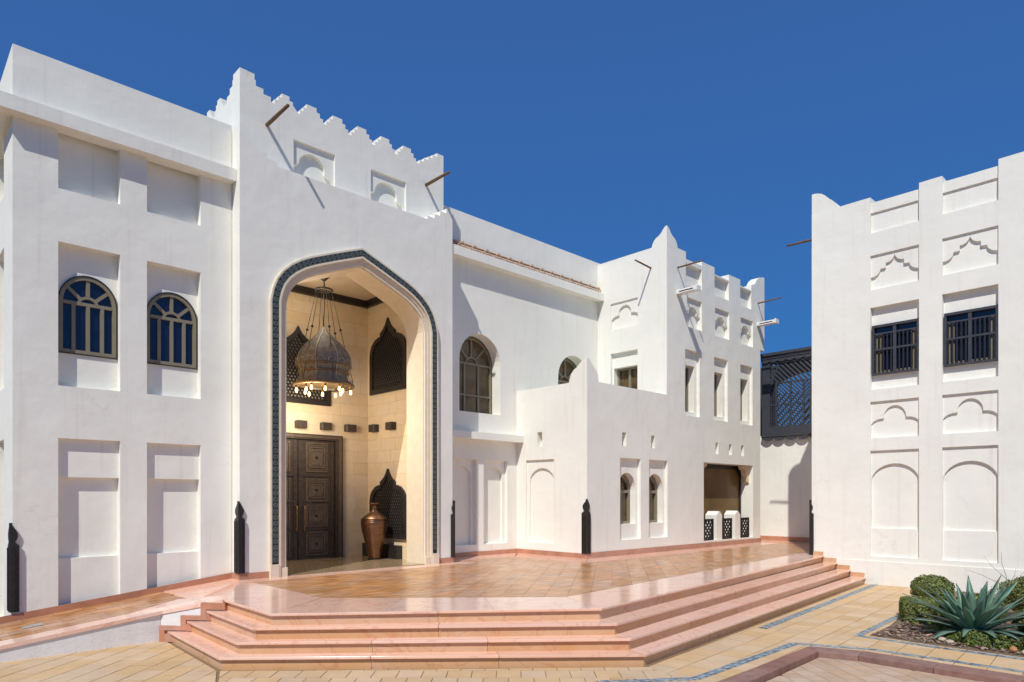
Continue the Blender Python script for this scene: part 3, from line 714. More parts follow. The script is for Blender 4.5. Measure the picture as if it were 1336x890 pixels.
# low block side wall and finial
T = onX(XB)
finial(cb, 12.891, 10.851, 4.428, [(u, v) for u, v in [(.47, 0), (.42, .20), (.34, .31), (.26, .36), (.19, .44), (.10, .53), (0, .555)]], 1.0, 1.28)
finial(cb, 16.381, 10.851, 8.729, [(u, v) for u, v in tf[::-1]], 1.0, .92)
side = [(13.6, -1), (13.6, 4.43), (10.853, 4.43), (10.853, -1)]
part('wall', lambda bm: wall(bm, T, side, [(rect(12.39, 12.57, 2.87, 3.25), .16), (rect(11.97, 13.0, .32, 2.52), .05, [(arch(12.0, 12.9, .335, 1.95, .35, 14), .055)])], .3), M['white'], cb)
part('roof', lambda bm: box(bm, XB+.3, XT+.1, YT+.3, YM, 3.3, 3.42), M['white'], cb)
part('skirting', lambda bm: (box(bm, XB-.02, XB+.01, YT-.018, YM-.02, -.02, .12), box(bm, XB-.018, 22.02, YT-.02, YT+.01, -.02, .145), box(bm, 21.99, 22.02, YT+.01, 13, -.02, .145)), M['pinkdark'], cb)
# tower side wall
T = onX(XT)
ts = [(13.6, 3.4), (13.6, 8.73), (10.853, 8.73), (10.853, 3.4)]
part('wall', lambda bm: wall(bm, T, ts, [(rect(11.85, 12.85, 6.60, 7.41), .10), (rect(11.86, 12.85, 3.6, 5.89), .10, [(rect(11.88, 12.80, 4.2, 5.45), .25)])], .3), M['white'], cb)
spandrel(cb, T, 11.85, 12.85, 6.60, 7.41, trefoil(), .04, .11)
wn = part('window', lambda bm: prism_holes(bm, T, rect(11.885, 12.795, 4.21, 5.445), [rect(11.95, 12.30, 4.27, 5.39), rect(12.38, 12.73, 4.27, 5.39)], .27, .33), M['frame'], cb)
part('pane', lambda bm: ubox(bm, T, 11.89, 12.79, 4.22, 5.44, .335, .345), M['glassbrown'], wn)
part('wall', lambda bm: (box(bm, 21.7, 21.997, YT+.3, 16, -1, 6.5), box(bm, 22.0, 22.297, YT+.3, 16, 6.552, 8.5)), M['white'], cb)
part('roof', lambda bm: box(bm, XT+.3, 21.99, YT+.3, 16, 7.5, 7.65), M['white'], cb)
spout(cb, (16.93, YT, 8.16), (16.93, YT-.80, 8.16), .024)
spout(cb, (21.82, YT, 8.10), (21.82, YT-.80, 8.12), .024)
spout(cb, (XT, 11.39, 8.15), (XT-.76, 11.39, 8.20), .026)
def floodlight(x, z, label):
    f = root('floodlight', label, 'light', (x, YT, z), 'floodlights on the tower')
    part('housing', lambda bm: (box(bm, x-.10, x+.10, YT-.62, YT-.001, z-.05, z+.07, .015)), M['lampwhite'], f)
    part('lens', lambda bm: box(bm, x-.103, x-.099, YT-.55, YT-.10, z-.005, z+.025), M['iron'], f)
    part('end_cap', lambda bm: box(bm, x-.12, x+.12, YT-.68, YT-.621, z-.07, z+.09, .012), M['lampwhite'], f)
floodlight(16.95, 7.42, 'white box floodlight by the first trefoil panel of the tower, over a long shadow')
floodlight(21.83, 7.36, 'white box floodlight at the far edge of the tower, above the black bridge')

# ================================================================== BACK WALL UNDER THE BRIDGE, LATTICE BRIDGE
ew = root('courtyard_wall', 'plain white wall under the black lattice bridge, with the shadow of the corner on it', 'wall', (XE, 9, 0))
part('wall', lambda bm: box(bm, XE, XE+.3, 7.0, 13.2, -1, 3.74), M['white'], ew)
part('skirting', lambda bm: box(bm, XE-.02, XE+.01, 7.0, 13.2, -.02, .145), M['pinkdark'], ew)
br = root('lattice_bridge', 'black timber footbridge with pierced lattice sides joining the tower to the white building', 'bridge', (XE, 9, 3.46))
KB = 1.058
ZB = lambda z: EYE+(z-EYE)*KB       # the bridge stands at the far wall: heights grow with distance
T = lambda u, z, d: (XE-.13+d, u, ZB(z))
B0, B1 = 7.3, 11.42
part('deck', lambda bm: box(bm, XE-.02, XE+1.4, B0, B1, ZB(3.63), ZB(3.76)), M['screen'], br)
part('cap', lambda bm: (box(bm, XE-.25, XE+.06, B0, B1+.03, ZB(6.28), ZB(6.37)), box(bm, XE-.20, XE+.03, B0, B1+.0, ZB(6.18), ZB(6.28))), M['screen'], br)
part('sill', lambda bm: (ubox(bm, T, B0, B1, 3.60, 3.90, 0, .10), ubox(bm, T, B0, B1, 3.56, 3.64, -.05, .0)), M['screen'], br)
def scal(zb, zt, pitch, T, d0, d1, drop):
    pts = [(B0, zt), (B1, zt), (B1, zb)]
    u = B1
    while u > B0+.01:
        p = min(pitch, u-B0)
        for k in range(1, 9): pts.append((u-p*k/8, zb-drop*math.sin(PI*k/8)**.7 if k < 8 else zb))
        u -= p
    return pts
part('valance', lambda bm: prism(bm, T, scal(3.54, 3.62, .42, T, 0, 0, .12), -.03, .03), M['screen'], br)
part('valance', lambda bm: prism(bm, T, scal(6.10, 6.19, .30, T, 0, 0, .055), -.05, -.02), M['screen'], br)
part('post', lambda bm: ubox(bm, T, B1-.30, B1, 3.90, 6.18, 0, .10), M['screen'], br)
part('rail', lambda bm: ubox(bm, T, B0, B1-.30, 6.00, 6.18, 0.001, .10), M['screen'], br)
U0, U1 = 7.6, B1-.30
posts = [U1-.22, U1-.72, U1-1.18, U1-1.42, U1-1.62, U1-2.1, U1-2.6]
def clipbar(bm, T, p0, p1, wd, d0, d1, lo, hi, zl, zh):
    (x0, y0), (x1, y1) = p0, p1
    t0, t1 = 0.0, 1.0
    for p, q0, q1 in ((x1-x0, lo-x0, hi-x0), (y1-y0, zl-y0, zh-y0)):
        if abs(p) < 1e-9:
            if q0 > 0 or q1 < 0: return
            continue
        a, b = q0/p, q1/p
        if a > b: a, b = b, a
        t0 = max(t0, a); t1 = min(t1, b)
    if t1-t0 < .02: return
    bar(bm, T, (x0+(x1-x0)*t0, y0+(y1-y0)*t0), (x0+(x1-x0)*t1, y0+(y1-y0)*t1), wd, d0, d1)
def slats(bm, T, lo, hi, zl, zh, pitch, wd, s, d0, d1):
    n = int((hi-lo+zh-zl)/pitch)+2
    for k in range(-n, n+1):
        u = lo + k*pitch; H = zh-zl
        clipbar(bm, T, (u, zl), (u+s*H, zh), wd, d0, d1, lo, hi, zl, zh)
# frame members
part('mullion', lambda bm: ([bar(bm, T, (p, 3.9), (p, 5.35), .055, .02, .08) for p in posts], None)[1], M['screen'], br)
part('rail', lambda bm: (bar(bm, T, (U0, 4.62), (U1, 4.62), .04, .018, .082), bar(bm, T, (U0, 5.35), (U1, 5.35), .05, .017, .083)), M['screen'], br)
def slatpart(lo, hi, zl, zh, s, pitch=.13, wd=.055):
    bm = NB()
    slats(bm, T, lo, hi, zl, zh, pitch, wd, s, .03, .06)
    if len(bm.faces): 
        return meshobj('slat_panel', bm, M['screen'], br)
    bm.free()
# individual slats of the big panels
def single_slats(lo, hi, zl, zh, s, pitch, wd, d0=.03, d1=.06):
    n = int((hi-lo+zh-zl)/pitch)+2
    for k in range(-n, n+1):
        bm = NB(); u = lo+k*pitch
        clipbar(bm, T, (u, zl), (u+s*(zh-zl), zh), wd, d0, d1, lo, hi, zl, zh)
        if len(bm.faces): meshobj('slat', bm, M['screen'], br)
        else: bm.free()
single_slats(U0, U1, 5.37, 6.0, 1, .17, .07)
pe = [U1] + posts + [U0]
for i in range(len(pe)-1):
    lo, hi = pe[i+1]+.02, pe[i]-.02
    if hi-lo < .05: continue
    if i in (0, 4):   # narrow crossed strips
        for s in (1, -1): slatpart(lo, hi, 3.9, 5.33, s, .12, .035)
    else:
        s = 1 if i in (1, 2) else -1
        single_slats(lo, hi, 3.9, 4.60, s, .125, .052); single_slats(lo, hi, 4.64, 5.33, s, .125, .052)
# far side of the bridge: solid panels with an arched opening through which the sky shows
T3 = lambda u, z, d: (XE+1.3+d, u, ZB(z))
def farside(bm):
    o = rect(B0, B1+2, 3.6, 6.2)
    prism_holes(bm, T3, o, [arch(8.6, 11.6, 3.95, 5.3, .55, 14)], 0, .08)
    slats(bm, T3, 8.6, 11.6, 3.95, 5.2, .24, .05, -1, .02, .06)
part('far_screen', farside, M['screen'], br)
part('roof', lambda bm: box(bm, XE+.07, XE+1.4, B0, B1, ZB(6.20), ZB(6.27)), M['screen'], br)

# ================================================================== WHITE BUILDING ON THE RIGHT
rb = root('palace_building', 'white three-bay building with black grilled windows and blind arches, behind the flower bed', 'building', (XR, 4, -.64))
T = onX(XR)
bays = [(4.975, 6.055), (3.415, 4.495), (1.855, 2.935)]
sky_l = [(7.5, -1.2), (-2.5, -1.2), (-2.5, 9.0)]
for a, b in bays[::-1]: sky_l += [(a, 9.0), (a, 8.10), (b, 8.10), (b, 9.0)]
sky_l += [(7.5, 9.0)]
finial(rb, XR+.002, 7.498, 8.999, [(.65, 0), (.61, .12), (.50, .25), (.43, .29), (.34, .41), (.24, .49), (.10, .535), (.05, .54)], 1.0, 1.0, 1, -1)
rh = []
for a, b in bays:
    rh.append((rect(a, b, 6.68, 7.54), .10))
    rh.append((rect(a, b, 4.20, 6.24), .13))
    rh.append((rect(a, b, 2.99, 3.90), .10))
    rh.append((rect(a, b, .06, 2.68), .11))
part('wall', lambda bm: wall(bm, T, sky_l, rh, .45), M['white'], rb)
part('wall', lambda bm: box(bm, XR+.45, 27, 7.2, 7.497, -1.2, 9.0), M['white'], rb)
part('roof', lambda bm: box(bm, XR+.45, 27, -2.5, 7.2, 7.8, 8.0), M['white'], rb)
part('plinth', lambda bm: prism(bm, T, [(7.52, -1.2), (-2.5, -1.2), (-2.5, -.06), (7.52, -.06)], -.022, .0), M['white'], rb)
for a, b in bays:
    part('coping_panel', lambda bm: (ubox(bm, T, a+.0, b-.0, 8.102, 8.615, .085, .44), ubox(bm, T, a, b, 8.615, 8.87, .045, .44)), M['white'], rb)
    spandrel(rb, T, a, b, 6.68, 7.54, ogee_steps(), .045, .11)
    spandrel(rb, T, a, b, 2.99, 3.90, trefoil(), .05, .11)
    spandrel(rb, T, a, b, .06, 2.68, arch_curve(.30, .125), .05, .12)
    part('sill_panel', lambda bm: ubox(bm, T, a-.01, b+.01, .05, .755, .06, .12), M['white'], rb)
    # grilled window
    z0, z1 = 4.56, 5.79; a2_, b2_ = a+.005, b-.03
    g = part('window', lambda bm: prism_holes(bm, T, rect(a2_, b2_, z0, z1), [rect(a2_+.05, b2_-.05, z0+.04, z1-.06)], .02, .16), M['screen'], rb)
    for (p, q) in [(a2_+.04, (a+b)/2), ((a+b)/2, b2_-.04)]:
        part('pane', lambda bm: ubox(bm, T, p, q, z0+.03, z1-.05, .118, .128), M['glassblue'], g)
    part('frame', lambda bm: ([ubox(bm, T, u-.022, u+.022, z0+.04, z1-.2, .095, .117) for u in (a2_+.13, (a+b)/2+.02, b2_-.17, b2_-.09)], ubox(bm, T, a2_+.05, b2_-.05, z0+.045, z0+.10, .10, .116))[1], M['frame'], g)
    part('grille_rail', lambda bm: (ubox(bm, T, a2_+.05, b2_-.05, z0+.60, z0+.645, .035, .065), ubox(bm, T, a2_+.05, b2_-.05, z1-.235, z1-.20, .036, .066), ubox(bm, T, (a+b)/2-.035, (a+b)/2+.035, z0+.04, z1-.06, .034, .07)), M['screen'], g)
    n = 11
    for k in range(n):
        u = a2_+.075+(b2_-a2_-.15)*k/(n-1)
        part('grille_bar', lambda bm: ubox(bm, T, u-.017, u+.017, z0+.04, z1-.2, .04, .06), M['darkwood'], g)
spout(rb, (18.25, 7.49, 8.40), (18.25, 8.24, 8.42), .03)

# ================================================================== DARK CORNER POSTS
def corner_post(cx, cy, zb, h, label, sx=1, sy=1, wx=.08, wy=.14):
    """two carved boards wrapping an outside corner that points to -x,-y"""
    r = root('corner_post', label, 'post', (cx, cy, zb), 'carved dark corner posts')
    def prof(w_):
        s = h
        return [(0, 0), (w_, 0), (w_, .745*s), (w_*.80, .755*s), (w_*.42, .775*s), (w_*.36, .79*s), (w_*.62, .815*s), (w_*.78, .85*s), (w_*.74, .885*s), (w_*.40, .925*s), (w_*.06, .962*s), (-.035, s), (-.0439, .96*s)]
    Ty = lambda u, z, d: (cx+u*sx, cy-.045+d, zb+z)
    Tx = lambda u, z, d: (cx-.045+d, cy+u*sy, zb+z)
    a = part('carved_board', lambda bm: prism(bm, Ty, [(u-.044, z) if u == 0 else (u, z) for u, z in prof(wx)], 0, .043), M['darkwood'], r)
    b = part('carved_board', lambda bm: prism(bm, Tx, [(max(u, .0), z) for u, z in prof(wy)], 0, .043), M['darkwood'], r)
    def notch(T_, w_):
        def f(bm):
            n = int(h*.68/.045)
            for k in range(n):
                z = .04+k*.045
                bar(bm, T_, (w_*.28, z), (w_*.72, z+.018), .016, -.012, .002)
            for u in (w_*.16, w_*.86): bar(bm, T_, (u, .02), (u, .72*h), .014, -.012, .002)
        return f
    part('carving', notch(Ty, wx), M['darkwood'], a, doubles=False); part('carving', notch(Tx, wy), M['darkwood'], b, doubles=False)
corner_post(L0, YL, -.25, 1.37, 'dark carved corner post at the left end of the blue-windowed wing, beside the ramp')
corner_post(4.94, YP, .115, 1.33, 'dark carved corner post between the ramp wing and the entrance arch')
corner_post(XB, YT, .12, 1.36, 'dark carved corner post on the low block corner, in the middle of the terrace')
def mirrored_post(cx, cy, zb, h, label):
    r = root('corner_post', label, 'post', (cx, cy, zb), 'carved dark corner posts')
    wd = .10
    pr = [(0, 0), (wd, 0), (wd, .745*h), (wd*.8, .755*h), (wd*.42, .775*h), (wd*.36, .79*h), (wd*.62, .815*h), (wd*.78, .85*h), (wd*.74, .885*h), (wd*.46, .925*h), (wd*.2, .96*h), (0, h)]
    return r, pr
r, pr = mirrored_post(9.92, YP, .115, 1.33, '')
r['label'] = 'dark carved corner post right of the entrance arch, half hidden at the portal edge'
part('carved_board', lambda bm: prism(bm, lambda u, z, d: (9.92+.045-u, YP-.045+d, .115+z), pr, 0, .043), M['darkwood'], r)
part('carved_board', lambda bm: prism(bm, lambda u, z, d: (9.922+d, YP-.001+u, .115+z), pr, 0, .043), M['darkwood'], r)
r, pr = mirrored_post(XR, 7.5, 0, 1.45, '')
r['label'] = 'dark carved corner post on the white building at the top of the steps'
part('carved_board', lambda bm: prism(bm, lambda u, z, d: (XR-.045+d, 7.5+.045-u, .0+z), pr, 0, .043), M['darkwood'], r)
part('carved_board', lambda bm: prism(bm, lambda u, z, d: (XR-.001+u, 7.502+d, .0+z), pr, 0, .043), M['darkwood'], r)

# ================================================================== CHANDELIER
cx, cy = 7.56, 14.2
chd = root('chandelier', 'large domed metal lantern with a ring of lit bulbs hanging in the arch', 'chandelier', (cx, cy, 3.9))
part('ceiling_hook', lambda bm: (lathe(bm, cx, cy, [(.15, 6.618), (.14, 6.58), (.06, 6.50), (.02, 6.47)], 16), tube(bm, [(cx, cy, 6.48), (cx+.012, cy, 6.4), (cx, cy, 6.3)], [.016]*3, 6)), M['iron'], chd, smooth=True)
part('ring', lambda bm: [tube(bm, [(cx+.19*math.cos(2*PI*k/20), cy+.19*math.sin(2*PI*k/20), 6.27), (cx+.19*math.cos(2*PI*(k+1)/20), cy+.19*math.sin(2*PI*(k+1)/20), 6.27)], [.02, .02], 6) for k in range(20)] + [tube(bm, [(cx-.19, cy, 6.27), (cx+.19, cy, 6.27)], [.012, .012], 5), tube(bm, [(cx, cy-.19, 6.27), (cx, cy+.19, 6.27)], [.012, .012], 5)], M['iron'], chd)
part('rod', lambda bm: tube(bm, [(cx, cy, 6.25), (cx+.01, cy, 5.9), (cx-.01, cy, 5.6), (cx, cy, 5.3)], [.017]*4, 7), M['iron'], chd)
for k in range(6):
    a = 2*PI*k/6+.35
    def cab(bm):
        p0 = Vector((cx+.17*math.cos(a), cy+.17*math.sin(a), 6.24)); p1 = Vector((cx+.66*math.cos(a), cy+.66*math.sin(a), 4.14))
        tube(bm, [p0, p0.lerp(p1, .5), p1], [.0075]*3, 5)
        m = p0.lerp(p1, .42)
        lathe(bm, m.x, m.y, [(.012, m.z-.03), (.03, m.z-.012), (.03, m.z+.012), (.012, m.z+.03)], 8)
    part('cable', cab, M['iron'], chd)
prof = [(.665, 4.07), (.67, 4.10), (.645, 4.15), (.585, 4.19), (.555, 4.26), (.55, 4.33), (.565, 4.37), (.55, 4.385), (.575, 4.43), (.61, 4.52), (.63, 4.60), (.63, 4.68), (.60, 4.76), (.55, 4.84), (.45, 4.96), (.34, 5.07), (.23, 5.18), (.14, 5.26), (.09, 5.30), (.065, 5.34), (.045, 5.38), (.03, 5.42)]
rib = lambda a: 1-.6*(1-math.cos(PI/8)/math.cos((a % (PI/4))-PI/8)) - .03
dome = part('shade', lambda bm: lathe(bm, cx, cy, prof, 64, rib, base=False), M['lantern'], chd, smooth=True, recalc=False)
for k in range(8):
    a = 2*PI*k/8
    part('rib', lambda bm: tube(bm, [(cx+r_*1.008*math.cos(a), cy+r_*1.008*math.sin(a), z_) for r_, z_ in prof[::2]], [.010]*len(prof[::2]), 5), M['ribmetal'], dome)
for k in range(16):
    def pierce(bm):
        a = 2*PI*(k+.5)/16; r_ = .612; zc = 4.60
        p = Vector((cx+r_*math.cos(a), cy+r_*math.sin(a), zc)); t = Vector((-math.sin(a), math.cos(a), 0))
        n = 8
        for i in range(n):
            b0 = PI*i/n; b1 = PI*(i+1)/n
            tube(bm, [p+t*.085*math.cos(b0)+Vector((0, 0, .10*math.sin(b0)-.05)), p+t*.085*math.cos(b1)+Vector((0, 0, .10*math.sin(b1)-.05))], [.008, .008], 4)
    part('tracery', pierce, M['ribmetal'], dome, doubles=False)
part('bronze_band', lambda bm: (lathe(bm, cx, cy, [(.575, 4.345), (.585, 4.36), (.575, 4.375)], 48), lathe(bm, cx, cy, [(.625, 4.50), (.632, 4.51), (.625, 4.52)], 48)), M['bronze'], chd, smooth=True)
part('rim', lambda bm: lathe(bm, cx, cy, [(.64, 4.04), (.682, 4.05), (.69, 4.075), (.682, 4.10), (.66, 4.11)], 48, None, False), M['bronze'], chd, smooth=True)
for k in range(12):
    a = 2*PI*k/12+.1; R_ = .60 if k % 2 else .46
    bx_, by_ = cx+R_*math.cos(a), cy+R_*math.sin(a)
    s_ = part('socket', lambda bm: (lathe(bm, bx_, by_, [(.022, 4.0), (.022, 4.09)], 8), tube(bm, [(bx_, by_, 4.085), (cx+.64*math.cos(a), cy+.64*math.sin(a), 4.085)], [.01, .01], 5)), M['brass'], chd)
    part('bulb', lambda bm: lathe(bm, bx_, by_, [(.008, 3.895), (.024, 3.91), (.032, 3.94), (.026, 3.97), (.018, 4.0)], 10), M['bulb'], s_, smooth=True)

for lx, lz, en, rad in [(-.45, 3.35, 135, .35), (-.2, 5.95, 26, .35)]:  # bulb light moved aside to brighten the hall, plus fill added above the shade
    ld = bpy.data.lights.new('hall_fill', 'POINT'); ld.energy = en; ld.color = (1.0, .85, .66); ld.shadow_soft_size = rad
    lo_ = bpy.data.objects.new('hall_fill', ld); link(lo_, chd); lo_.location = Vector((cx+lx, cy, lz)) - parent_world(chd)

# ================================================================== COPPER URN
ux, uy = 8.93, 14.25
urn = root('urn', 'tall copper amphora with a narrow neck standing before the lower black screen', 'urn', (ux, uy, 0))
pr = [(.13, .012), (.14, .03), (.15, .10), (.19, .28), (.25, .50), (.30, .70), (.325, .86), (.325, .93), (.30, 1.00), (.25, 1.06), (.17, 1.12), (.10, 1.165), (.075, 1.20), (.07, 1.28), (.085, 1.33), (.12, 1.355), (.125, 1.37), (.11, 1.385)]
part('body', lambda bm: lathe(bm, ux, uy, pr, 40), M['copper'], urn, smooth=True)
part('ring_band', lambda bm: [lathe(bm, ux, uy, [(.318, z), (.336, z+.01), (.318, z+.02)], 40) for z in (.90, .945, .985*1.0)][:0] or None, M['copper'], urn, smooth=True)
part('base_plate', lambda bm: lathe(bm, ux, uy, [(.19, .013), (.19, .022), (.15, .03)], 24), M['darkwood'], urn)

# ================================================================== TERRACE, STEPS, RAMP
def zprism(bm, poly, z0, z1):
    tt = lambda u, v, d: (u, v, d)
    tess(bm, tt, poly, [], z0); tess(bm, tt, poly, [], z1); ring(bm, tt, poly, z0, z1)
N0 = [(3.80, 10.20), (3.77, 8.51), (7.22, 5.82), (18.098, 7.17)]
N1 = [(3.62, 10.50), (3.56, 8.55), (7.18, 5.53), (18.098, 6.83)]
N2 = [(3.43, 10.78), (3.36, 8.57), (7.16, 5.29), (18.098, 6.50)]
N3 = [(3.24, 11.03), (3.15, 8.59), (7.14, 5.04), (18.098, 6.15)]
def offset_line(N, d):
    res = []
    P = [Vector(p) for p in N]
    for i, p in enumerate(P):
        ns = []
        if i > 0: t = (P[i]-P[i-1]).normalized(); ns.append(Vector((-t.y, t.x)))
        if i < len(P)-1: t = (P[i+1]-P[i]).normalized(); ns.append(Vector((-t.y, t.x)))
        n_ = ns[0] if len(ns) == 1 else (ns[0]+ns[1]).normalized()
        res.append(tuple(p+n_*(d/max(n_.dot(ns[0]), .3))))
    if abs(N[-1][0]-18.098) < .01: res[-1] = (18.098, res[-1][1])
    return res
terr_out = offset_line(N0, .09) + [(18.098, 7.505), (XE+.3, 7.505), (XE+.3, 13.2), (21.9, 13.2), (21.9, YT+.3), (XB+.1, YT+.3), (XB+.1, YM+.1), (9.9, YM+.1), (9.9, YP+.2), (5.0, YP+.2)]
bm = NB(); zprism(bm, terr_out, -1.2, -.035)
terrace = struct('terrace', bm, M['grout'])
# clip helper for convex cells against convex clipping polygon pieces
def clip_half(poly, a, b):
    res = []; n = len(poly)
    f = lambda p: (b[0]-a[0])*(p[1]-a[1])-(b[1]-a[1])*(p[0]-a[0])
    for i in range(n):
        p, q = poly[i], poly[(i+1) % n]; fp, fq = f(p), f(q)
        if fp >= 0: res.append(p)
        if fp*fq < 0:
            t = fp/(fp-fq); res.append((p[0]+(q[0]-p[0])*t, p[1]+(q[1]-p[1])*t))
    return res
def clip_convex(poly, cp):
    for i in range(len(cp)):
        poly = clip_half(poly, cp[i], cp[(i+1) % len(cp)])
        if len(poly) < 3: return []
    return poly
def area(p): return .5*sum(p[i][0]*p[(i+1) % len(p)][1]-p[(i+1) % len(p)][0]*p[i][1] for i in range(len(p)))
def ccw(p): return p if area(p) > 0 else p[::-1]
CAMF = Vector((math.cos(YAW), math.sin(YAW))); CAMR = Vector((math.sin(YAW), -math.cos(YAW)))
def in_view(p, z):
    d = p[0]*CAMF.x+p[1]*CAMF.y
    if d < 1.2: return False
    r = (p[0]*CAMR.x+p[1]*CAMR.y)/d; u = (z-EYE)/d
    return abs(r) < .80 and u > -.30
def lay(name, zone_polys, ang, cw, cl_, z, th, m, parent, stagger=.5, gap=.004, single=300, org=(0, 0), jitter=.0015, rr=3):
    """lay rectangular pieces over convex zones; the nearest become single objects, the rest one mesh"""
    r = random.Random(rr); ca, sa = math.cos(ang), math.sin(ang)
    cells = []
    for zp in zone_polys:
        zp = ccw(zp)
        loc = [((x-org[0])*ca+(y-org[1])*sa, -(x-org[0])*sa+(y-org[1])*ca) for x, y in zp]
        u0, u1 = min(p[0] for p in loc), max(p[0] for p in loc); v0, v1 = min(p[1] for p in loc), max(p[1] for p in loc)
        for j in range(math.floor(v0/cl_)-1, math.ceil(v1/cl_)+1):
            off = cw*stagger*(j % 2)
            for i in range(math.floor((u0-off)/cw)-1, math.ceil((u1-off)/cw)+1):
                a, b = i*cw+off+gap, (i+1)*cw+off-gap; c, d = j*cl_+gap, (j+1)*cl_-gap
                p = clip_convex([(a, c), (b, c), (b, d), (a, d)], loc)
                if len(p) < 3 or abs(area(p)) < .0015: continue
                w_ = [(org[0]+x*ca-y*sa, org[1]+x*sa+y*ca) for x, y in p]
                c_ = (sum(q[0] for q in w_)/len(w_), sum(q[1] for q in w_)/len(w_))
                cells.append((not in_view(c_, z), math.hypot(c_[0], c_[1]), w_, c_))
    cells.sort(key=lambda q: (q[0], q[1]))
    rest = NB()
    for k, (nv, dist, w_, c_) in enumerate(cells):
        dz = r.uniform(-jitter, jitter)
        if k < single and not nv:
            bm = NB(); zprism(bm, w_, z-th, z+dz); meshobj(name, bm, m, parent)
        else: zprism(rest, w_, z-th, z+dz)
    o = meshobj(name+'_field', rest, m, parent); o['kind'] = 'stuff'
    return len(cells)
# brown tiled field and its pink marble border
F = [(4.95, 11.95), (4.90, 9.33), (7.65, 6.88), (18.6, 7.95), (21.6, 8.0), (21.6, 10.15), (12.05, 10.15), (12.05, 12.55), (10.2, 12.55), (10.2, 11.95)]
zones = [[(4.95, 11.95), (4.90, 9.33), (7.65, 6.88), (12.05, 7.31), (12.05, 11.95)], [(10.2, 11.95), (12.05, 11.95), (12.05, 12.55), (10.2, 12.55)],
         [(12.05, 7.31), (18.6, 7.95), (18.6, 10.15), (12.05, 10.15)], [(18.6, 7.95), (22.95, 8.0), (22.95, 10.15), (18.6, 10.15)]]
print('tiles', lay('floor_tile', zones, math.radians(38), .52, .34, 0.0, .02, M['browntile'], terrace, .37, .0018, 300, jitter=.0005))
# pink border slabs between the nosing line and the brown field
def slabs(name, quads, z0, z1, m, parent, step=1.1):
    """split each quad (inner a,b / outer c,d) lengthwise into slabs"""
    for (a, b, c, d) in quads:
        a, b, c, d = map(Vector, (a, b, c, d))
        n = max(1, round(max((b-a).length, (c-d).length)/step))
        for k in range(n):
            e = .0018/max((b-a).length, .1)
            f0, f1 = k/n+e, (k+1)/n-e
            pts = [a.lerp(b, f0), a.lerp(b, f1), d.lerp(c, f1), d.lerp(c, f0)]
            bm = NB(); zprism(bm, [tuple(p) for p in pts], z0, z1); meshobj(name, bm, m, parent)
G_ = .003
N0i = offset_line(N0, .042)
slabs('border_slab', [((4.95, 12.43), (4.947, 9.33), N0i[1], (N0i[0][0], 10.2)),
                      ((4.90, 9.32), (7.65, 6.87), (N0i[2][0]-.004, N0i[2][1]), (N0i[1][0], N0i[1][1]-.004)),
                      ((7.66, 6.87), (18.095, 7.90), (18.095, N0i[3][1]), N0i[2])], -.03, 0.0, M['pink'], terrace, 1.5)
slabs('border_slab', [((4.96, 12.42), (10.19, 12.42), (10.19, 11.96), (4.96, 11.96)), ((10.2, 13.33), (12.87, 13.33), (12.05, 12.56), (10.2, 12.56)),
                      ((12.88, 13.30), (12.88, 10.84), (12.06, 10.16), (12.06, 12.54)), ((12.9, 10.84), (22.0, 10.84), (22.0, 10.16), (12.08, 10.16)), ((22.03, 13.1), (23.37, 13.1), (23.37, 10.16), (22.01, 10.16)),
                      ((23.37, 10.15), (23.37, 7.52), (22.96, 7.52), (22.96, 10.15)), ((18.11, 7.92), (22.95, 7.98), (22.95, 7.52), (18.11, 7.52))], -.03, 0.0, M['pink'], terrace, 1.3)
# landing at the head of the ramp: a marble triangle dipping from the terrace to the ramp
def landing(bm):
    P = [(3.80, 10.203, 0), (3.842, 10.203, 0), (4.947, 12.428, 0), (4.935, YL, -.004), (3.745, YL, -.131), (3.745, 11.25, -.131), (3.70, 10.55, -.05)]
    A = [bm.verts.new(p) for p in P]; B = [bm.verts.new((x, y, z-.05)) for x, y, z in P]
    for t in tessellate_polygon([[Vector((x, y, 0)) for x, y, z in P]]):
        bm.faces.new([A[i] for i in t]); bm.faces.new([B[i] for i in t[::-1]])
    for i in range(len(P)): bm.faces.new((A[i], B[i], B[(i+1) % len(P)], A[(i+1) % len(P)]))
bm = NB(); landing(bm); meshobj('border_slab', bm, M['pink'], terrace)
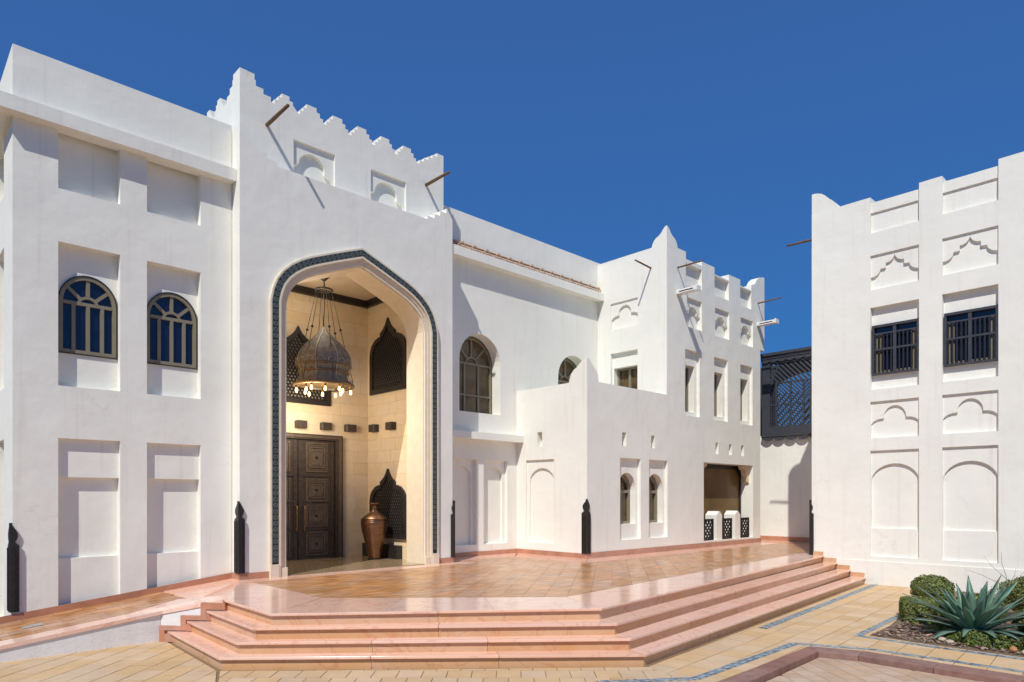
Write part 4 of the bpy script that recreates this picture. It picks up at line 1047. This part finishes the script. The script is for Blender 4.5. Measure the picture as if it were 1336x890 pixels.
# ---- steps
steps = root('entrance_steps', 'four polished pink marble steps wrapping the terrace from the ramp to the white building', 'steps', (7.2, 5.5, -.64))
rng = random.Random(11)
levels = [(N0, 0.0), (N1, -.16), (N2, -.32), (N3, -.48)]
for li, (N, z) in enumerate(levels):
    inner = offset_line(N, .42 if li == 0 else .34)
    rise = offset_line(N, .045)
    rin = offset_line(N, .085)
    for s in range(3):
        a, b = Vector(N[s]), Vector(N[s+1]); c, d = Vector(inner[s+1]), Vector(inner[s])
        r0, r1 = Vector(rise[s]), Vector(rise[s+1]); q0, q1 = Vector(rin[s]), Vector(rin[s+1])
        n = max(1, round((b-a).length/1.9)); cuts = [0] + [(k+rng.uniform(-.12, .12))/n for k in range(1, n)] + [1]
        for k in range(n):
            e = .0022/(b-a).length; f0, f1 = cuts[k]+(e if k else 0), cuts[k+1]-(e if k < n-1 else 0)
            tk = .034
            if li == 0: ii0, ii1 = r0.lerp(q0, .9), r1.lerp(q1, .9)
            bm = NB()
            if li == 0:
                q0_, q1_ = Vector(offset_line(N, .04)[s]), Vector(offset_line(N, .04)[s+1])
                zprism(bm, [tuple(a.lerp(b, f0)), tuple(a.lerp(b, f1)), tuple(q0_.lerp(q1_, f1)), tuple(q0_.lerp(q1_, f0))], z-tk, z+.0015)
                nm = 'nosing'
            else:
                zprism(bm, [tuple(a.lerp(b, f0)), tuple(a.lerp(b, f1)), tuple(d.lerp(c, f1)), tuple(d.lerp(c, f0))], z-tk, z+rng.uniform(-.0007, .0007))
                nm = 'tread'
            o = meshobj(nm, bm, M['pink'], steps); bevel_sharp(o, .007)
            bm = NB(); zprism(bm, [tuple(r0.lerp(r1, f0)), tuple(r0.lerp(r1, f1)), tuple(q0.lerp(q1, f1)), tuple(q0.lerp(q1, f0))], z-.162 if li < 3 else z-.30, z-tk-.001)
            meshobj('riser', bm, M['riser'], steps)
bm = NB()
for li, (N, z) in enumerate(levels[1:]):
    rin = offset_line(N, .09)
    zprism(bm, list(rin) + [(18.0, 8.0), (6.0, 9.5), (4.0, 11.2)], -1.1, z-.04)
meshobj('step_core', bm, M['grout'], steps)
# stepped end stringer beside the ramp
def slope_z(x): return -.12*max(0, 4.85-x) if x < 3.15 else (-.204*(3.82-x)/.67 if x < 3.82 else 0.0)
def ramp_z(x): return -.12*max(0, 4.85-x)
DA, DB = Vector((3.17, 10.95)), Vector((3.79, 10.19))
DL = (DB-DA).length; dt = (DB-DA)/DL; dn = Vector((-dt.y, dt.x))      # dn points into the ramp
if dn.y < 0: dn = -dn
TS = lambda u, z, d: (DA.x+dt.x*u+dn.x*d, DA.y+dt.y*u+dn.y*d, z)
stp = [(0.0, -.47), (.34, -.47), (.34, -.31), (.62, -.31), (.62, -.15), (DL-.02, -.15)]
tk = .085
for (u0, u1, z0, z1) in [(0.0, tk, -.64, -.465), (0.0, .34, -.465, -.40), (.34-tk*.0, .34+tk, -.465, -.305), (.34, .66, -.305, -.24), (.66, .66+tk, -.305, -.145), (.66, DL+.06, -.145, -.045), (tk+.001, .24, -.64, -.52), (.34+tk+.001, .58, -.47, -.36), (.66+tk+.001, .9, -.31, -.20)]:
    part('stringer', lambda bm: prism(bm, TS, rect(u0, u1, z0, z1), -.045, .03), M['pinkdark'], steps)
bm = NB(); 
for k, z in enumerate((-.02, -.17, -.33, -.49)):
    box(bm, 18.06, 18.097, [7.20, 6.86, 6.53, 6.18][k], 7.49, z-.3, z+.12)
meshobj('end_skirting', bm, M['riser'], steps)
# ---- ramp
def ramp_prism(bm, poly, dz, th, zf=None):
    zf = zf or ramp_z
    n = len(poly)
    A = [bm.verts.new((x, y, zf(x)+dz)) for x, y in poly]; B = [bm.verts.new((x, y, zf(x)+dz-th)) for x, y in poly]
    if n > 4:
        for t in tessellate_polygon([[Vector((x, y, 0)) for x, y in poly]]):
            bm.faces.new([A[i] for i in t]); bm.faces.new([B[i] for i in t[::-1]])
    else: bm.faces.new(A); bm.faces.new(B[::-1])
    for i in range(n): bm.faces.new((A[i], B[i], B[(i+1) % n], A[(i+1) % n]))
bm = NB()
ramp_prism(bm, [(-3, 10.97), (3.75, 10.97), (3.80, 10.4), (3.80, YL+.05), (-3, YL+.05)][0:2]+[(3.75, YL+.05), (-3, YL+.05)], -.012, .04)
ramp = struct('ramp', bm, M['grout'])
part('side_wall', lambda bm: prism(bm, onY(10.95), [(-3, -1.2), (3.16, -1.2), (3.16, slope_z(3.16)-.04), (-3, slope_z(-3)-.04)], 0, .12), M['rough_white'], ramp)
part('side_wall', lambda bm: prism(bm, TS, [(-.06, -1.1), (DL+.05, -1.1), (DL+.05, -.04), (DL*.3, slope_z(3.36)-.04), (-.06, slope_z(3.16)-.04)], .0, .2), M['rough_white'], ramp)
x = -1.5; k = 0
while x < 3.70:
    x2 = min(x+.40, 3.74)
    y = 11.29; j = 0
    off = 0
    while y < YL-.03:
        y2 = min(y+.31, YL-.02)
        xa = x+(.13 if j % 2 else 0); xb = min(x2+(.13 if j % 2 else 0), 3.74)
        if xb-xa > .05:
            bm = NB(); ramp_prism(bm, [(xa+.003, y+.003), (xb-.003, y+.003), (xb-.003, y2-.003), (xa+.003, y2-.003)], 0, .01)
            meshobj('floor_tile', bm, M['browntile'], ramp)
        y = y2; j += 1
    x = x2
for k in range(8):
    xa, xb = 3.72-k*.9, 3.72-(k+1)*.9
    bm = NB()
    if k == 0: pl = [(xb+.002, 10.93), (3.18, 10.91), (3.79, 10.165), (3.86, 10.52), (3.50, 11.275), (xb+.002, 11.275)]
    else: pl = [(xb+.002, 10.93), (xa, 10.93), (xa, 11.275), (xb+.002, 11.275)]
    ramp_prism(bm, pl, .014, .05, slope_z); meshobj('curb_stone', bm, M['pink'], ramp)
part('drain_cover', lambda bm: ramp_prism(bm, [(1.62, 11.92), (1.86, 11.92), (1.86, 12.1), (1.62, 12.1)], .006, .004), M['tilegrey'], ramp)

# ================================================================== PLAZA
G = -.64
bm = NB(); zprism(bm, [(-60, -60), (120, -60), (120, 140), (-60, 140)], G-.4, G-.125)
struct('ground', bm, M['paverjoint'])
# plaza slab (raised above the driveway behind its curb)
DR = [(9.34, 3.77), (9.34, 3.16), (9.45, -3.0), (-3.0, -3.0), (-3.0, 8.0), (7.53, 3.71)]     # driveway region (inside the curb)
DRc = [(9.34, 3.77), (7.53, 3.71)]
plaza_base = [(-8, 14), (-8, 1.9), (9.78, 4.10), (10.0, 3.43), (9.99, -6), (40, -6), (40, 14)]
bm = NB()
zprism(bm, [(-8, 14), (-8, 5.0), (7.21, 4.03), (9.78, 4.10), (9.78, 14)], G-.12, G-.012)
zprism(bm, [(9.78, 14), (9.78, 4.10), (10.02, 3.43), (10.0, -6), (40, -6), (40, 14)], G-.12, G-.012)
plaza = struct('plaza', bm, M['paverjoint'])
C1 = (3.15, 8.59); C2 = (7.14, 5.04)
a_front = math.atan2(5.04-8.59, 7.14-3.15); a_right = math.atan2(6.15-5.04, 18.1-7.14)
S = .012  # strip clearance
zoneL = [[(-1, 11.0), (-1, 6.4), (2.2, 6.2), (3.12, 8.59), (3.22, 10.98)]]
zoneF = [[(3.15, 8.55), (2.2, 6.2), (2.0, 4.6), (6.2, 4.15), (7.14, 5.02)]]
zoneFb = [[(6.2, 4.12), (7.05, 4.36), (7.18, 5.02), (7.14, 5.02)]]
stripB = [(2.0, 6.1-.9), (6.17, 4.98), (7.09, 4.30), (9.86, 4.34), (10.26, 3.46), (10.30, 2.46), (10.28, -2)]
stripA = [(10.62, 5.20), (18.05, 5.92)]
stripC = [(13.64, 4.05), (11.13, 3.91), (11.09, 2.74), (11.11, 1.81), (11.1, -2)]
def strip_quad(p, q, wd):
    p = Vector(p); q = Vector(q); t = (q-p).normalized(); n_ = Vector((-t.y, t.x))*wd/2
    return [tuple(p-n_), tuple(q-n_), tuple(q+n_), tuple(p+n_)]
# pavers cover everything; mosaic strips are inlaid 4 mm proud of them
zoneF = [[(3.15, 8.55), (2.2, 6.2), (2.0, 4.75), (6.9, 4.12), (7.14, 5.02)], [(-1, 6.4), (-1, 5.0), (2.0, 4.75), (2.2, 6.2)]]
zoneR = [[(7.14, 5.02), (6.9, 4.12), (7.22, 4.06), (9.78, 4.10), (18.08, 4.33), (18.08, 6.14)],
         [(9.80, 4.097), (10.03, 3.43), (11.0, 3.43), (11.0, 4.129)], [(11.0, 4.129), (11.0, 3.43), (11.6, 3.43), (18.08, 4.25), (18.08, 4.33)], [(10.03, 3.43), (10.02, -3), (11.6, -3), (11.6, 3.43)]]
n1 = lay('paver', zoneL, math.radians(43.5), .46, .30, G, .012, M['paver'], plaza, .5, .005, 90, (3.1, 8.6), .0015, 4)
n2 = lay('paver', zoneF, math.radians(-43.58), .30, .335, G, .012, M['paver'], plaza, .5, .005, 80, C1, .0015, 5)
n3 = lay('paver', zoneR, math.radians(4.6), .42, .36, G, .012, M['paver'], plaza, .5, .005, 120, C2, .0015, 6)
print('pavers', n1, n2, n3)
# mosaic strips: small blue and pale tesserae
def mosaic(pts, wd, name='mosaic_strip'):
    bmb = NB(); bmg = NB(); r = random.Random(9)
    for p, q in zip(pts, pts[1:]):
        p = Vector(p); q = Vector(q); L_ = (q-p).length; t = (q-p)/L_; n_ = Vector((-t.y, t.x))
        s = 0; k = 0
        while s < L_:
            e = min(s+.05, L_)
            for j in range(3):
                v0 = -wd/2+j*wd/3; v1 = v0+wd/3
                skew = .03 if j == 1 else 0
                pl = [p+t*(s+.003+skew)+n_*(v0+.003), p+t*(e-.003+skew)+n_*(v0+.003), p+t*(e-.003)+n_*(v1-.003), p+t*(s+.003)+n_*(v1-.003)]
                tgt = bmb if (j != 1 or (k//2) % 2 == 0) else bmg
                if j != 1 and r.random() < .12: tgt = bmg
                zprism(tgt, [tuple(v) for v in pl], G+.001, G+.0045)
            s = e; k += 1
    o = meshobj(name, bmb, M['tileblue'], plaza); o['kind'] = 'stuff'
    o2 = meshobj('mosaic_tile', bmg, M['tilegrey'], o); o2['kind'] = 'stuff'
mosaic(stripA, .14); mosaic(stripB, .13); mosaic(stripC, .12)
# curb and driveway
bm = NB(); zprism(bm, [(-8, -8), (9.9, -8), (9.9, 4.0), (7.3, 4.0), (-8, 12)], G-.3, G-.072)
drive = struct('driveway', bm, M['paverjoint'])
lay('paver', [[(9.50, 3.84), (7.30, 3.75), (5.0, 2.0), (9.66, 0.5), (9.66, 3.38)]], a_right+PI/4, .22, .22, G-.06, .012, M['paverpink'], drive, .5, .004, 60, (9.3, 3.7), .001, 8)
def curb_line(pts, wd):
    P = [Vector(p) for p in pts]
    for i in range(len(P)-1):
        a, b = P[i], P[i+1]
        n = max(1, round((b-a).length/.9))
        t = (b-a).normalized()
        for k in range(n):
            f0, f1 = k/n, (k+1)/n
            def off(idx, pt, f):
                return pt
            A0 = a.lerp(b, f0); A1 = a.lerp(b, f1)
            Ia, Ib = Vector(inner_c[i]), Vector(inner_c[i+1])
            B0_, B1_ = Ia.lerp(Ib, f0), Ia.lerp(Ib, f1)
            e = t*.002
            bm = NB(); zprism(bm, [tuple(A0+e), tuple(A1-e), tuple(B1_-e), tuple(B0_+e)], G-.2, G+.022)
            bevel_sharp(meshobj('curb_stone', bm, M['curb'], curb), .012)
curb = root('curb', 'maroon stone curb turning a corner round the lower driveway', 'curb', (9.6, 4.0, G))
outer_c = [(4.3, 3.93), (7.21, 4.01), (9.76, 4.09), (10.0, 3.43), (9.99, 2.5), (9.99, -2)]
inner_c = [(4.3, 3.66), (7.30, 3.76), (9.50, 3.85), (9.66, 3.38), (9.66, 2.5), (9.66, -2)]
curb_line(outer_c, .3)

# ================================================================== FLOWER BED
bm = NB()
soil_poly = [(18.05, 4.35), (15.6, 4.3), (12.3, 3.82), (11.28, 3.78), (11.22, 2.7), (11.24, 1.8), (11.2, -2), (18.05, -2)]
zprism(bm, soil_poly, G-.05, G+.012)
struct('flower_bed', bm, M['soil'])
def scatter_chips():
    verts = []; faces = []
    r = np.random.RandomState(3)
    for i in range(9000):
        x = r.uniform(11.28, 14.5); y = r.uniform(-.5, 3.76)
        s = r.uniform(.012, .045); a = r.uniform(0, 2*PI); t = r.uniform(-.5, .5)
        ca, sa = math.cos(a), math.sin(a); z = G+.018+r.uniform(0, .03)
        b = len(verts)
        for u, v in ((-1, -.35), (1, -.3), (.8, .4), (-.9, .3)):
            verts.append((x+s*(u*ca-v*sa), y+s*(u*sa+v*ca), z+s*u*t*.5+s*.2*v))
        faces.append((b, b+1, b+2, b+3))
    me = bpy.data.meshes.new('bark_mulch'); me.from_pydata(verts, [], faces); me.materials.append(M['chip'])
    o = bpy.data.objects.new('bark_mulch', me); COL.objects.link(o); o['kind'] = 'stuff'; o['label'] = 'brown bark mulch covering the soil of the flower bed'; o['category'] = 'mulch'
scatter_chips()

def leaf_cloud(name, parent, sampler, n, size, m, seed, aspect=.55):
    r = np.random.RandomState(seed); verts = []; faces = []
    for i in range(n):
        p, nrm = sampler(r)
        d = Vector(nrm) + Vector(r.normal(0, .55, 3)); d.normalize()
        t = d.orthogonal(); t.rotate(Matrix.Rotation(r.uniform(0, 2*PI), 3, d)); t.normalize(); b_ = d.cross(t)
        s = size*r.uniform(.65, 1.3); p = Vector(p)
        k = len(verts)
        verts += [tuple(p-t*s), tuple(p+b_*s*aspect+d*s*.15), tuple(p+t*s), tuple(p-b_*s*aspect+d*s*.15)]
        faces.append((k, k+1, k+2, k+3))
    me = bpy.data.meshes.new(name); me.from_pydata(verts, [], faces); me.materials.append(m)
    o = bpy.data.objects.new(name, me); link(o, parent)
    if parent is not None: o.location = -parent_world(parent)
    return o
def lumpy(theta, phi, seed):
    return 1+.09*math.sin(3*theta+seed)*math.cos(2*phi+seed*2)+.06*math.sin(7*theta+seed*3)*math.sin(5*phi)
def ellipsoid_sampler(c, rad, seed, shell=.72, zmin=-.9):
    def f(r):
        while True:
            v = r.normal(0, 1, 3); v /= np.linalg.norm(v)
            if v[2] > zmin: break
        th = math.atan2(v[1], v[0]); ph = math.asin(v[2])
        k = (shell + (1-shell)*r.uniform(0, 1)**.6)*lumpy(th, ph, seed)
        if r.uniform() < .04: k *= 1.06
        return (c[0]+v[0]*rad[0]*k, c[1]+v[1]*rad[1]*k, c[2]+v[2]*rad[2]*k), v
    return f
def box_sampler(c, rad, rot, seed):
    ca, sa = math.cos(rot), math.sin(rot)
    def f(r):
        v = r.uniform(-1, 1, 3)
        ax = r.choice(3, p=[.3, .2, .5])
        s = 1 if ax == 2 else (1 if r.uniform() < .5 else -1)
        v[ax] = s*(1-abs(r.normal(0, .07)))
        l = (abs(v[0])**6+abs(v[1])**6+abs(v[2])**6)**(1/6)
        v = v/max(l, 1.0)*(1+.07*math.sin(5*v[0]+seed)*math.cos(4*v[1]+seed))
        nrm = [0, 0, 0]; nrm[ax] = s
        x, y, z = v*np.array(rad)
        return (c[0]+x*ca-y*sa, c[1]+x*sa+y*ca, c[2]+z), (nrm[0]*ca-nrm[1]*sa, nrm[0]*sa+nrm[1]*ca, nrm[2])
    return f
def bush(label, c, rad, n, size, seed, m='leaf', boxy=None, trunk=True, group='clipped shrubs in the flower bed'):
    t = root('shrub', label, 'shrub', (c[0], c[1], G), group)
    smp = box_sampler(c, rad, boxy, seed) if boxy is not None else ellipsoid_sampler(c, rad, seed)
    leaf_cloud('crown', t, smp, n, size, M[m], seed)
    def tw(bm):
        r = random.Random(seed)
        for k in range(9):
            a = r.uniform(0, 2*PI); q = r.uniform(.3, .75)
            e = (c[0]+rad[0]*q*math.cos(a), c[1]+rad[1]*q*math.sin(a), c[2]+rad[2]*r.uniform(-.2, .5))
            tube(bm, [(c[0]+.05*math.cos(a), c[1]+.05*math.sin(a), G), ((c[0]*1.2+e[0]*.8)/2, (c[1]*1.2+e[1]*.8)/2, (G+e[2])/2), e], [.016, .011, .005], 5)
    part('trunk', tw, M['twig'], t)
    return t
bush('round clipped shrub on bare stems, nearest the white wall', (15.0, 3.90, G+.36), (.35, .36, .28), 8500, .022, 1)
bush('low clipped shrub block between the paving and the agave', (13.30, 3.58, G+.17), (.50, .36, .20), 9500, .021, 2, boxy=.35)
bush('broad clipped shrub behind the agave at the right edge', (14.6, 2.00, G+.44), (.70, .72, .40), 14000, .022, 3)
bush('loose low shrub growing behind the agave and between the clipped ones', (13.9, 2.95, G+.22), (.42, .42, .24), 7000, .022, 6)
bush('leafy green shrub right of the agave at the frame edge', (13.0, 1.70, G+.25), (.55, .55, .30), 8000, .026, 4, 'leaf2')
def low_patch(label, c, rad, n, seed):
    t = root('ground_cover_plant', label, 'plant', (c[0], c[1], G), 'low leafy plants under the agave')
    leaf_cloud('foliage', t, ellipsoid_sampler(c, rad, seed, .35, -.1), n, .024, M['leaf2'], seed)
low_patch('low green leafy plant left of the agave, on the mulch', (12.3, 2.98, G+.05), (.33, .26, .16), 2300, 11)
low_patch('low yellow-green leafy plant directly in front of the agave', (11.62, 2.40, G+.04), (.22, .42, .17), 3600, 12)
low_patch('low green leafy plant in the front right corner of the bed', (11.75, 1.62, G+.05), (.35, .38, .24), 4200, 13)
def twigs():
    t = root('bare_shrub', 'bare twiggy shrub sticking up against the white wall', 'shrub', (16.4, 2.9, G))
    r = random.Random(5)
    for k in range(10):
        a = r.uniform(-.3, 2.6); ln = r.uniform(.5, 1.0)
        b_ = Vector((15.6, 2.6+r.uniform(-.4, .4), G+.35)); d = Vector((.1*math.cos(a), math.cos(a)*.8, .75*abs(math.sin(a))+.35)).normalized()
        pts = [b_+d*ln*f+Vector((r.uniform(-.03, .03), r.uniform(-.03, .03), -.12*ln*f*f)) for f in (0, .35, .7, 1.0)]
        part('twig', lambda bm: tube(bm, pts, [.006, .005, .004, .002], 4), M['twig'], t)
twigs()
# ---- agave
ac = Vector((12.25, 2.62, G+.06))
ag = root('agave', 'large blue-green agave rosette with long pointed leaves in the flower bed', 'agave', tuple(ac))
def agave_leaf(az, el, ln, wd, droop, seed):
    r = random.Random(seed)
    bm = NB(); n = 11
    dirh = Vector((math.cos(az), math.sin(az), 0)); up = Vector((0, 0, 1)); sidev = Vector((-math.sin(az), math.cos(az), 0))
    p = ac + dirh*.05 + Vector((0, 0, .02)); e = el; L_ = []; R_ = []; Cn = []; Bk = []
    tw_ = r.uniform(-.25, .25)
    for i in range(n+1):
        f = i/n
        wv = wd*(.62+1.5*f-.25*f*f if f < .35 else 1.0)*(1.0 if f < .5 else max(0.0, 1-((f-.5)/.5)**1.7))
        wv = wd*(.55 + .45*math.sin(PI*min(f/.9, 1)*.55+.3))*(1-max(0, (f-.45)/.55)**1.5)
        t = dirh*math.cos(e)+up*math.sin(e); nn = -dirh*math.sin(e)+up*math.cos(e)
        sv = (sidev*math.cos(tw_*f)+nn*math.sin(tw_*f))
        cup = .30*(1-f*.6)
        L_.append(bm.verts.new(p - sv*wv + nn*wv*cup)); R_.append(bm.verts.new(p + sv*wv + nn*wv*cup)); Cn.append(bm.verts.new(p)); Bk.append(bm.verts.new(p-nn*(.006+.022*(1-f))))
        p = p + t*(ln/n); e -= droop/n*(.4+1.2*f)
    for i in range(n):
        bm.faces.new((L_[i], Cn[i], Cn[i+1], L_[i+1])); bm.faces.new((Cn[i], R_[i], R_[i+1], Cn[i+1]))
        bm.faces.new((L_[i+1], Bk[i+1], Bk[i], L_[i])); bm.faces.new((R_[i], Bk[i], Bk[i+1], R_[i+1]))
    meshobj('leaf', bm, M['agave'], ag, smooth=True)
r = random.Random(21); k = 0
for (cnt, el, ln, wd, dr) in [(12, .02, .70, .070, .45), (15, .32, .93, .076, .75), (15, .62, 1.02, .082, .55), (14, .90, .98, .082, .30), (11, 1.15, .88, .076, .12), (6, 1.38, .66, .06, .0)]:
    for j in range(cnt):
        az = 2*PI*(j+.37*k)/cnt + r.uniform(-.12, .12)
        agave_leaf(az, el+r.uniform(-.1, .1), ln*r.uniform(.85, 1.1), wd*r.uniform(.85, 1.1), dr*r.uniform(.6, 1.3), r.randint(0, 9999))
    k += 1
# small rocks along the bed edge
def rock(c, s, m, label):
    bm = NB(); bmesh.ops.create_icosphere(bm, subdivisions=2, radius=1)
    rr = random.Random(int(c[0]*1000))
    for v in bm.verts:
        v.co *= 1+rr.uniform(-.14, .14); v.co.x *= s[0]; v.co.y *= s[1]; v.co.z *= s[2]; v.co += Vector((c[0], c[1], G+.03+s[2]*.6))
    tag(meshobj('rock', bm, M[m], None, smooth=False), label, 'rock', 'rocks edging the flower bed')
rock((11.50, 2.86), (.06, .05, .035), 'rock', 'small pale rock left of the front leaves, leftmost in the bed')
rock((11.42, 2.74), (.05, .06, .03), 'rock', 'small pale rock at the tip of the lowest agave leaf')
rock((11.40, 1.98), (.07, .05, .045), 'rockorange', 'orange rock at the front edge of the bed')
rock((11.36, 1.84), (.05, .05, .03), 'rock', 'small pale rock beside the orange rock')
rock((11.36, 1.72), (.06, .05, .03), 'rock', 'small pale rock at the right frame edge')
